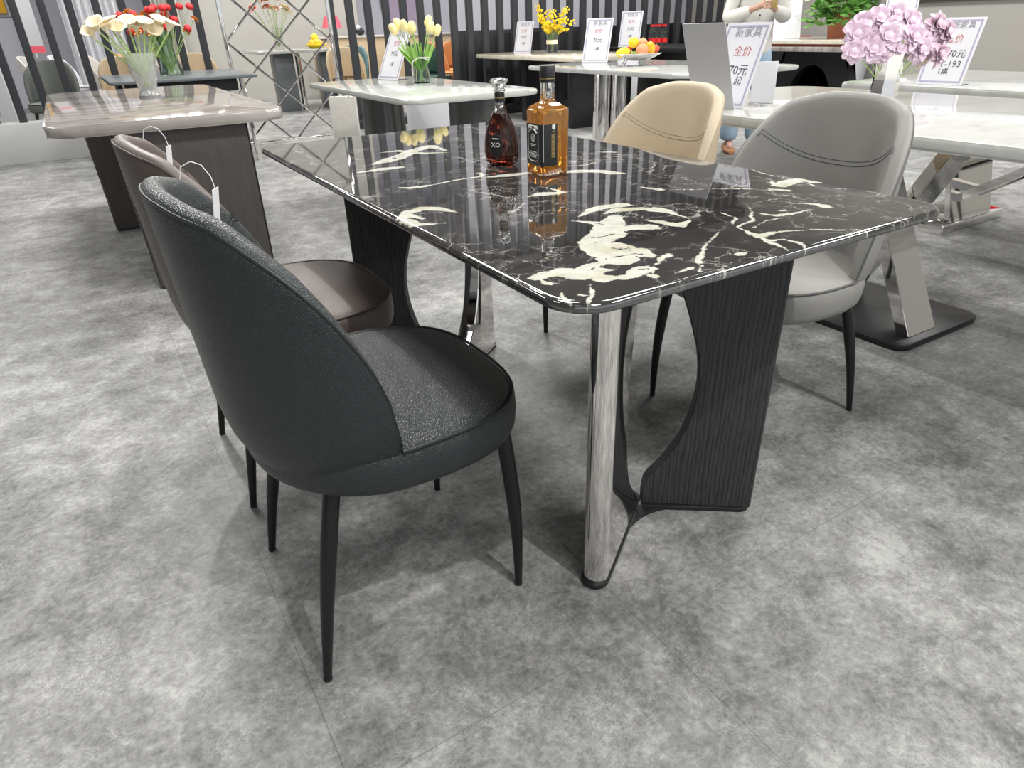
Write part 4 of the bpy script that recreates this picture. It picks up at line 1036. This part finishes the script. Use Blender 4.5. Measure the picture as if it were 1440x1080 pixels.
# ------------------------------------------------------------------ person
def skinned(name, chains, mat, parent, root=0, sub=2):
    me = bpy.data.meshes.new(name); vs = []; es = []; rd = []; idx = {}
    for ch in chains:
        prev = None
        for (key, co, r) in ch:
            if key in idx: i = idx[key]
            else:
                i = len(vs); vs.append(co); rd.append(r); idx[key] = i
            if prev is not None: es.append((prev, i))
            prev = i
    me.from_pydata(vs, es, []); o = link(name, me, mat, parent)
    md = o.modifiers.new('Skin', 'SKIN'); md.use_smooth_shade = True
    for i, r in enumerate(rd):
        sv = me.skin_vertices[0].data[i]; sv.radius = (r, r) if not hasattr(r, '__len__') else r; sv.use_root = (i == root)
    sd = o.modifiers.new('Sub', 'SUBSURF'); sd.levels = sub; sd.render_levels = sub
    return o
def person():
    p = thing('person', 'person in off white shirt and pale jeans standing, hands together at the chest', 'person', (4.58, 3.68, 0), R(-35))
    # local frame: -y is forward, x to their left hand side in the picture
    hip = .84
    body = [[('pelvis', (0, 0, .88), (.125, .085)), ('belly', (0, 0, 1.0), (.12, .085)), ('chest', (0, .01, 1.18), (.14, .095)), ('sh', (0, .01, 1.31), (.10, .07)), ('neck', (0, 0, 1.385), (.050, .050)), ('head0', (0, -.015, 1.455), (.066, .076)), ('head1', (0, -.015, 1.53), (.082, .094)), ('head2', (0, -.005, 1.60), (.070, .080))]]
    for s in (-1, 1):
        q = str(s)
        body.append([('sh', None, 0), ('shl' + q, (s * .16, .01, 1.29), .055), ('el' + q, (s * .225, -.02, 1.07), .040), ('wr' + q, (s * .065, -.235, 1.135), .024), ('pl' + q, (s * .03, -.27, 1.15), (.026, .016))])
        body.append([('pelvis', None, 0), ('th' + q, (s * .09, 0, .80), .082), ('kn' + q, (s * .095, -.01, .46), .055), ('an' + q, (s * .10, .01, .09), .036), ('toe' + q, (s * .11, -.13, .035), (.036, .026))])
        for k_ in range(4):
            fx = s * (.03 - .012 * k_ * .9); fz = 1.178 - .014 * k_
            body.append([('pl' + q, None, 0), ('f%d' % k_ + q, (s * .012, -.300 - .002 * k_, fz), .0085), ('g%d' % k_ + q, (-s * (.010 + .003 * k_), -.318, fz - .003), .0078), ('h%d' % k_ + q, (-s * (.022 + .002 * k_), -.306, fz - .006), .007)])
        body.append([('pl' + q, None, 0), ('t0' + q, (s * .022, -.262, 1.185), .0095), ('t1' + q, (s * .004, -.275, 1.205), .008)])
    skinned('body', body, M['skin'], p)
    sh = [[('a', (0, 0, .745), (.178, .135)), ('a2', (0, 0, .84), (.176, .132)), ('b', (0, 0, .98), (.165, .122)), ('c', (0, .01, 1.18), (.160, .112)), ('d', (0, .01, 1.31), (.128, .088)), ('e', (0, .005, 1.375), (.082, .074)), ('f', (0, .0, 1.42), (.064, .060))]]
    for s in (-1, 1):
        q = str(s)
        sh.append([('d', None, 0), ('shl' + q, (s * .165, .01, 1.285), .062), ('m' + q, (s * .205, 0, 1.16), .060), ('el' + q, (s * .235, -.02, 1.06), .066), ('fa' + q, (s * .16, -.125, 1.09), .058), ('wr' + q, (s * .095, -.20, 1.12), .036)])
    st = skinned('shirt', sh, M['shirt'], p)
    bm = BM(); 
    for i, z in enumerate((.92, 1.0, 1.08)): ball(bm, (0, -.124, z), .008, (1, .4, 1), 8)
    obj('shirt_buttons', bm, M['black'], st)
    je = [[('w', (0, 0, .93), (.150, .108)), ('x', (0, 0, .83), (.152, .115))]]
    for s in (-1, 1):
        q = str(s); je.append([('x', None, 0), ('th' + q, (s * .092, 0, .72), .098), ('kn' + q, (s * .10, -.005, .46), .088), ('an' + q, (s * .11, .0, .16), .084), ('hem' + q, (s * .11, .0, .085), .080)])
    skinned('jeans', je, M['denim'], p)
    for s in (-1, 1):
        bm = BM(); pts = []
        rings = []
        for k_, (y, w, z1) in enumerate(((.075, .02, .05), (.06, .038, .075), (.02, .042, .08), (-.04, .044, .065), (-.10, .048, .05), (-.15, .042, .042), (-.18, .02, .03))):
            rings.append([bm.verts.new((s * .11 + w * math.cos(2 * PI * j / 14), y, max(.0, z1 / 2 + z1 / 2 * math.sin(2 * PI * j / 14)))) for j in range(14)])
        for a, b in zip(rings[:-1], rings[1:]):
            for j in range(14): bm.faces.new((a[j], a[(j + 1) % 14], b[(j + 1) % 14], b[j]))
        bm.faces.new(rings[0]); bm.faces.new(rings[-1][::-1]); obj('shoe', bm, M['tan'], p)
    # face and hair
    bm = BM(); ball(bm, (0, .018, 1.555), .104, (.94, 1.06, 1.10), 24)
    for s in (-1, 1): ball(bm, (s * .078, .025, 1.46), .042, (.55, 1, 2.2), 12)
    ball(bm, (0, .06, 1.46), .08, (1, .6, 1.7), 12)
    kill = [v_ for v_ in bm.verts if v_.co.y < -.030 and v_.co.z < 1.585 - abs(v_.co.x) * .5]; bmesh.ops.delete(bm, geom=kill, context='VERTS'); obj('hair', bm, M['hair'], p)
    for s in (-1, 1): bm = BM(); ball(bm, (s * .031, -.094, 1.530), .0095, (1.4, .5, .6), 10); obj('eye', bm, M['hair'], p)
    for s in (-1, 1): bm = BM(); ball(bm, (s * .031, -.098, 1.550), .012, (1.3, .3, .22), 10); obj('eyebrow', bm, M['hair'], p)
    bm = BM(); ball(bm, (0, -.106, 1.503), .012, (.8, 1.0, 1.6), 10); obj('nose', bm, M['skin'], p)
    bm = BM(); ball(bm, (0, -.094, 1.467), .018, (1, .4, .3), 10); obj('mouth', bm, M['coral'], p)
    for s in (-1, 1): bm = BM(); ball(bm, (s * .083, 0, 1.515), .018, (.4, .7, 1.3), 8); obj('ear', bm, M['skin'], p)
person()
t = obj('snack_packet', box(BM(), -.022, .022, -.008, .008, -.035, .035, .004), M['gold']); t.location = (4.44, 3.395, 1.165); t.rotation_euler = (R(10), 0, R(-35)); tag(t, 'small golden packet held in the person\'s hands', 'packet')
# ------------------------------------------------------------------ white boxes between the pedestals
def carton(label, loc, rz, sx, sy, sz, mat='white'):
    t = thing('carton', label, 'box', loc, rz)
    obj('box_body', box(BM(), -sx / 2, sx / 2, -sy / 2, sy / 2, 0, sz, .004), M[mat], t)
    obj('tape', box(BM(), -.03, .03, -sy / 2 - .0005, sy / 2 + .0005, sz - .0005, sz + .0012), M['paper'], t)
carton('white carton standing behind the grey green table', (2.15, 4.85, 0), R(-20), .50, .5, .58)
carton('white carton behind the fruit table, seen under its right end', (4.30, 4.86, 0), R(-28), .34, .10, .62)
# carrier bag
t = thing('paper_bag', 'pale paper carrier bag behind the grey green table left corner', 'bag', (1.50, 5.35, 0), R(-25))
obj('bag_body', box(BM(), -.11, .11, -.05, .05, 0, .58, .006), M['light_l'], t)
for y in (-.045, .045): bm = BM(); tube(bm, [(-.06, y, .58), (-.05, y, .72), (.05, y, .72), (.06, y, .58)], .004, 6); obj('handle', bm, M['black'], t)

# ------------------------------------------------------------------ chairs and clutter behind the slats
lowD = make_chair('dining_chair', 'grey green barrel chair behind the slats at far left', 'chair', (-.62, 8.75, 0), R(-100), M['olive_l'], M['gunmetal'], None, .45, False)
def far(x, y, rz, mat, label, group=None, sc=1): return dup(lowD, (x, y, 0), rz, label, group, {M['olive_l']: M[mat]}, sc)
far(-1.42, 8.6, R(-70), 'tan_l', 'tan chair cut off by the left edge of the photo')
far(.12, 9.0, R(-95), 'tan_l', 'tan chair behind the slats, left of the lily stems')
far(.98, 9.1, R(-85), 'tan_l', 'tan pink chair behind the red flower vase')
far(2.75, 8.75, R(-95), 'tan_l', 'tan chair right of the lattice, first behind the slats')
far(3.08, 9.6, R(-120), 'teal_l', 'teal chair behind the left price sign')
far(3.95, 8.75, R(-85), 'green_l', 'dark green chair behind the slats beside the tulips')
far(4.45, 9.4, R(-60), 'orange_l', 'orange chair behind the slats right of the green chair')
far(4.95, 9.9, R(-120), 'orange_l', 'orange red chair furthest right behind the slats')
cols_ = ['light_l', 'white', 'light_l', 'orange_l', 'light_l', 'white', 'tan_l', 'light_l']
names_ = ['light grey', 'white', 'pale grey', 'orange', 'ash grey', 'chalk white', 'tan', 'greyish']
ords = ['first', 'second', 'third', 'fourth', 'fifth', 'sixth', 'seventh', 'eighth']
for i in range(6): far(-.70 + i * .38, 12.0 - i * .40, R(-20), cols_[i], names_[i] + ' chair, ' + ords[i] + ' from left in the far row behind the slats', None)
# left: white display board with blue vase
t = thing('display_counter', 'white display counter at the far left behind the slats', 'counter', (-2.30, 11.2, 0))
obj('body', box(BM(), -.1, 1.15, -.3, .3, 0, 1.02, .01), M['white'], t); obj('plinth', box(BM(), -.08, 1.13, -.28, .28, -.0, .005), M['black'], t)
t = thing('blue_jar', 'glazed blue jar on the white display counter', 'jar', (-1.50, 11.2, 1.02))
bm = BM(); lathe(bm, [(0, 0), (.12, 0), (.17, .12), (.15, .25), (.08, .30), (.09, .33), (0, .33)], 24); obj('jar_body', bm, M['blue'], t)
t = thing('wall_panel', 'orange panel on the back wall at top left corner', 'panel', (-1.6, 14.9, 1.5))
obj('board', box(BM(), -.6, .6, 0, .06, 0, 1.2, .01), M['mango'], t); obj('panel_frame', box(BM(), -.65, .65, .061, .095, -.05, 1.25, .005), M['white'], t)
for i, (x, w, mt, lab) in enumerate(((-.25, .8, 'white', 'white folded curtain panel left of the row of chairs'), (.95, .5, 'light_l', 'light grey folded curtain behind the calla lilies'))):
    bm = BM(); pts = [(x + w * k_ / 40, 13.0 + .05 * math.sin(k_ * 1.3)) for k_ in range(41)]; pts += [(a, b + .01) for a, b in pts[::-1]]
    prism(bm, pts, .02, 3.4); o = obj('curtain', bm, M[mt]); tag(o, lab, 'curtain')
t = thing('poster_banner', 'pink and white banner hanging behind the left slats', 'banner', (-.75, 13.4, .9))
obj('banner_sheet', box(BM(), -.14, .14, 0, .01, 0, 1.6, .002), M['white'], t); obj('pink_stripe', box(BM(), -.14, .14, -.004, -.001, .95, 1.2), M['pinkred'], t); obj('pink_stripe', box(BM(), -.14, .14, -.004, -.001, .0, .10), M['pinkred'], t)
obj('banner_pole', box(BM(), -.01, .01, .011, .03, -.9, 1.6), M['chrome'], t)
# shade lamp and shelf seen through the slats
t = thing('shelf_unit', 'low grey shelf behind the slats left of the tulips', 'shelf', (3.4, 12.2, 0))
obj('shelf_body', box(BM(), 0, 2.6, -.2, .2, 0, .95, .01), M['tan_l'], t); obj('shelf_top', box(BM(), -.02, 2.62, -.22, .22, .951, .985, .004), M['light_l'], t)
t = thing('table_lamp', 'red shaded lamp on the grey shelf behind the slats', 'lamp', (3.75, 12.2, .985))
bm = BM(); lathe(bm, [(0, 0), (.07, 0), (.07, .01), (.015, .02), (.015, .14), (0, .14)], 16); obj('lamp_base', bm, M['black'], t)
bm = BM(); lathe(bm, [(.17, .13), (.12, .30), (.06, .33), (.0, .335)], 20); obj('lamp_shade', bm, M['pinkred'], t)
t = thing('animal_figurine', 'small black and white figurine on the grey shelf', 'figurine', (4.25, 12.2, .985)); bm = BM(); ball(bm, (0, 0, .06), .06, (1.4, .8, 1), 12); obj('figure_body', bm, M['black'], t); bm = BM(); ball(bm, (-.04, -.03, .13), .04, n=10); obj('figure_head', bm, M['white'], t)
t = thing('round_panel', 'lilac disc panel on the back wall seen between slats', 'panel', (6.3, 14.999, 1.6)); bm = BM(); lathe(bm, [(0, 0), (.5, 0), (.5, .04), (0, .04)], 40, mat=Matrix.Rotation(R(90), 4, 'X')); obj('disc', bm, M['purple'], t)
# wall things at right
t = thing('wall_display', 'dark framed wall display along the right wall top edge', 'display', (9.74, 3.2, 1.20)); obj('frame', box(BM(), -.08, 0, -3.4, 2.3, 0, .08, .004), M['slate'], t); obj('display_board', box(BM(), -.05, -.001, -3.4, 2.3, .081, 1.3, .004), M['white'], t)
t = thing('side_table', 'small marble topped shelf table by the right wall', 'table', (9.0, 2.25, 0)); simple_top('tabletop', -.5, .4, -.45, .45, .80, .04, .05, M['m_cream'], t); obj('pedestal', box(BM(), -.1, .2, -.12, .12, 0, .759, .01), M['wall'], t)
t = thing('storage_box', 'red box on the floor by the right wall', 'box', (9.2, 3.3, 0), R(10)); obj('box_body', box(BM(), -.2, .2, -.3, .3, 0, .35, .01), M['redcap'], t); obj('box_lid', box(BM(), -.205, .205, -.305, .305, .351, .38, .006), M['redcap'], t)
# side chair legs near the right table
far(4.75, .75, R(160), 'light_l', 'light chair standing beyond the far white table at the right edge')

# ------------------------------------------------------------------ price tags hung on the chairs
def price_tag(loc, rz, tilt, label):
    t = thing('price_tag', label, 'tag', loc, rz)
    bm = BM(); box(bm, -.014, .014, -.0004, .0004, -.06, 0, mat=Matrix.Rotation(R(tilt), 4, 'X')); obj('card', bm, M['paper'], t)
    bm = BM(); tube(bm, [(0, 0, 0), (.002, .004, .02), (.004, .016, .038), (.004, .032, .044), (.003, .05, .036), (.002, .058, .01)], .0009, 5); obj('string', bm, M['paper'], t)
price_tag((-.300, .615, .842), R(60), 10, 'white price tag hanging inside the charcoal chair back')
price_tag((-.300, 1.215, .842), R(60), 10, 'white price tag hanging inside the taupe chair back')

# ------------------------------------------------------------------ light
W = bpy.data.worlds.new('hall'); bpy.context.scene.world = W; W.use_nodes = True
bg = W.node_tree.nodes['Background']; bg.inputs[0].default_value = (.80, .84, .88, 1); bg.inputs[1].default_value = 1.35
def area(loc, size, power, col=(1, .985, .96), rot=(0, 0, 0), sy=None):
    l = bpy.data.lights.new('ambient_fill', 'AREA'); l.energy = power; l.color = col; l.size = size  # soft overhead fill added for ambient light, not actual ceiling fixtures
    if sy: l.shape = 'RECTANGLE'; l.size_y = sy
    o = bpy.data.objects.new('ambient_fill', l); C.objects.link(o); o.location = loc; o.rotation_euler = rot; return o
for x, kx in ((-3, .2), (0, .85), (3, 1.0), (6.4, 1.2)):
    for y, pw in ((-2.4, 92), (1.6, 125), (5.4, 225)): area((x, y, 4.22), 1.1, pw * kx)
for x in (-2.4, .8, 4, 7.5): area((x, 11.0, 4.22), 1.4, 190)
def spot(loc, tgt, power, ang, blend=.35, rad=.035, col=(1, .97, .93)):
    l = bpy.data.lights.new('track_or_fill_spot', 'SPOT'); l.energy = power; l.spot_size = R(ang); l.spot_blend = blend; l.shadow_soft_size = rad; l.color = col
    o = bpy.data.objects.new('track_or_fill_spot', l); C.objects.link(o); o.location = loc
    d = Vector(tgt) - Vector(loc); o.rotation_euler = d.to_track_quat('-Z', 'Y').to_euler(); return o
spot((.55, -1.90, 4.15), (.8, .9, 0), 450, 112, .9, .03)
spot((.30, 4.4, 4.15), (-.05, .75, .4), 560, 30, .9, .06)
for x in (2.9, 4.6, 6.3, 8.0): spot((x, 8.5, 4.15), (x, 9.6, 1.6), 210, 110, .9, .05)  # wall washers added to brighten the lavender wall behind the slats
spot((-.2, 1.6, 4.15), (-.6, 3.6, 0), 30, 90, .9)  # weak fill spot added to lift the far left floor
spot((4.2, -1.4, 4.15), (3.0, .1, 0), 640, 100, .95, .40)  # wide soft fill added to brighten the floor at far right
bpy.context.view_layer.update(); dg = bpy.context.evaluated_depsgraph_get()
for o in [o for o in bpy.data.objects if o.type == 'FONT']:
    me = bpy.data.meshes.new_from_object(o.evaluated_get(dg)); mt_ = o.data.materials[0]; n = bpy.data.objects.new('lettering', me); C.objects.link(n)
    me.materials.clear(); me.materials.append(mt_); n.parent = o.parent; n.matrix_basis = o.matrix_basis.copy(); bpy.data.objects.remove(o)
sc = bpy.context.scene
sc.view_settings.view_transform = 'Standard'; sc.view_settings.look = 'None'; sc.view_settings.gamma = 1; sc.view_settings.use_curve_mapping = False
sc.view_settings.exposure = -.45
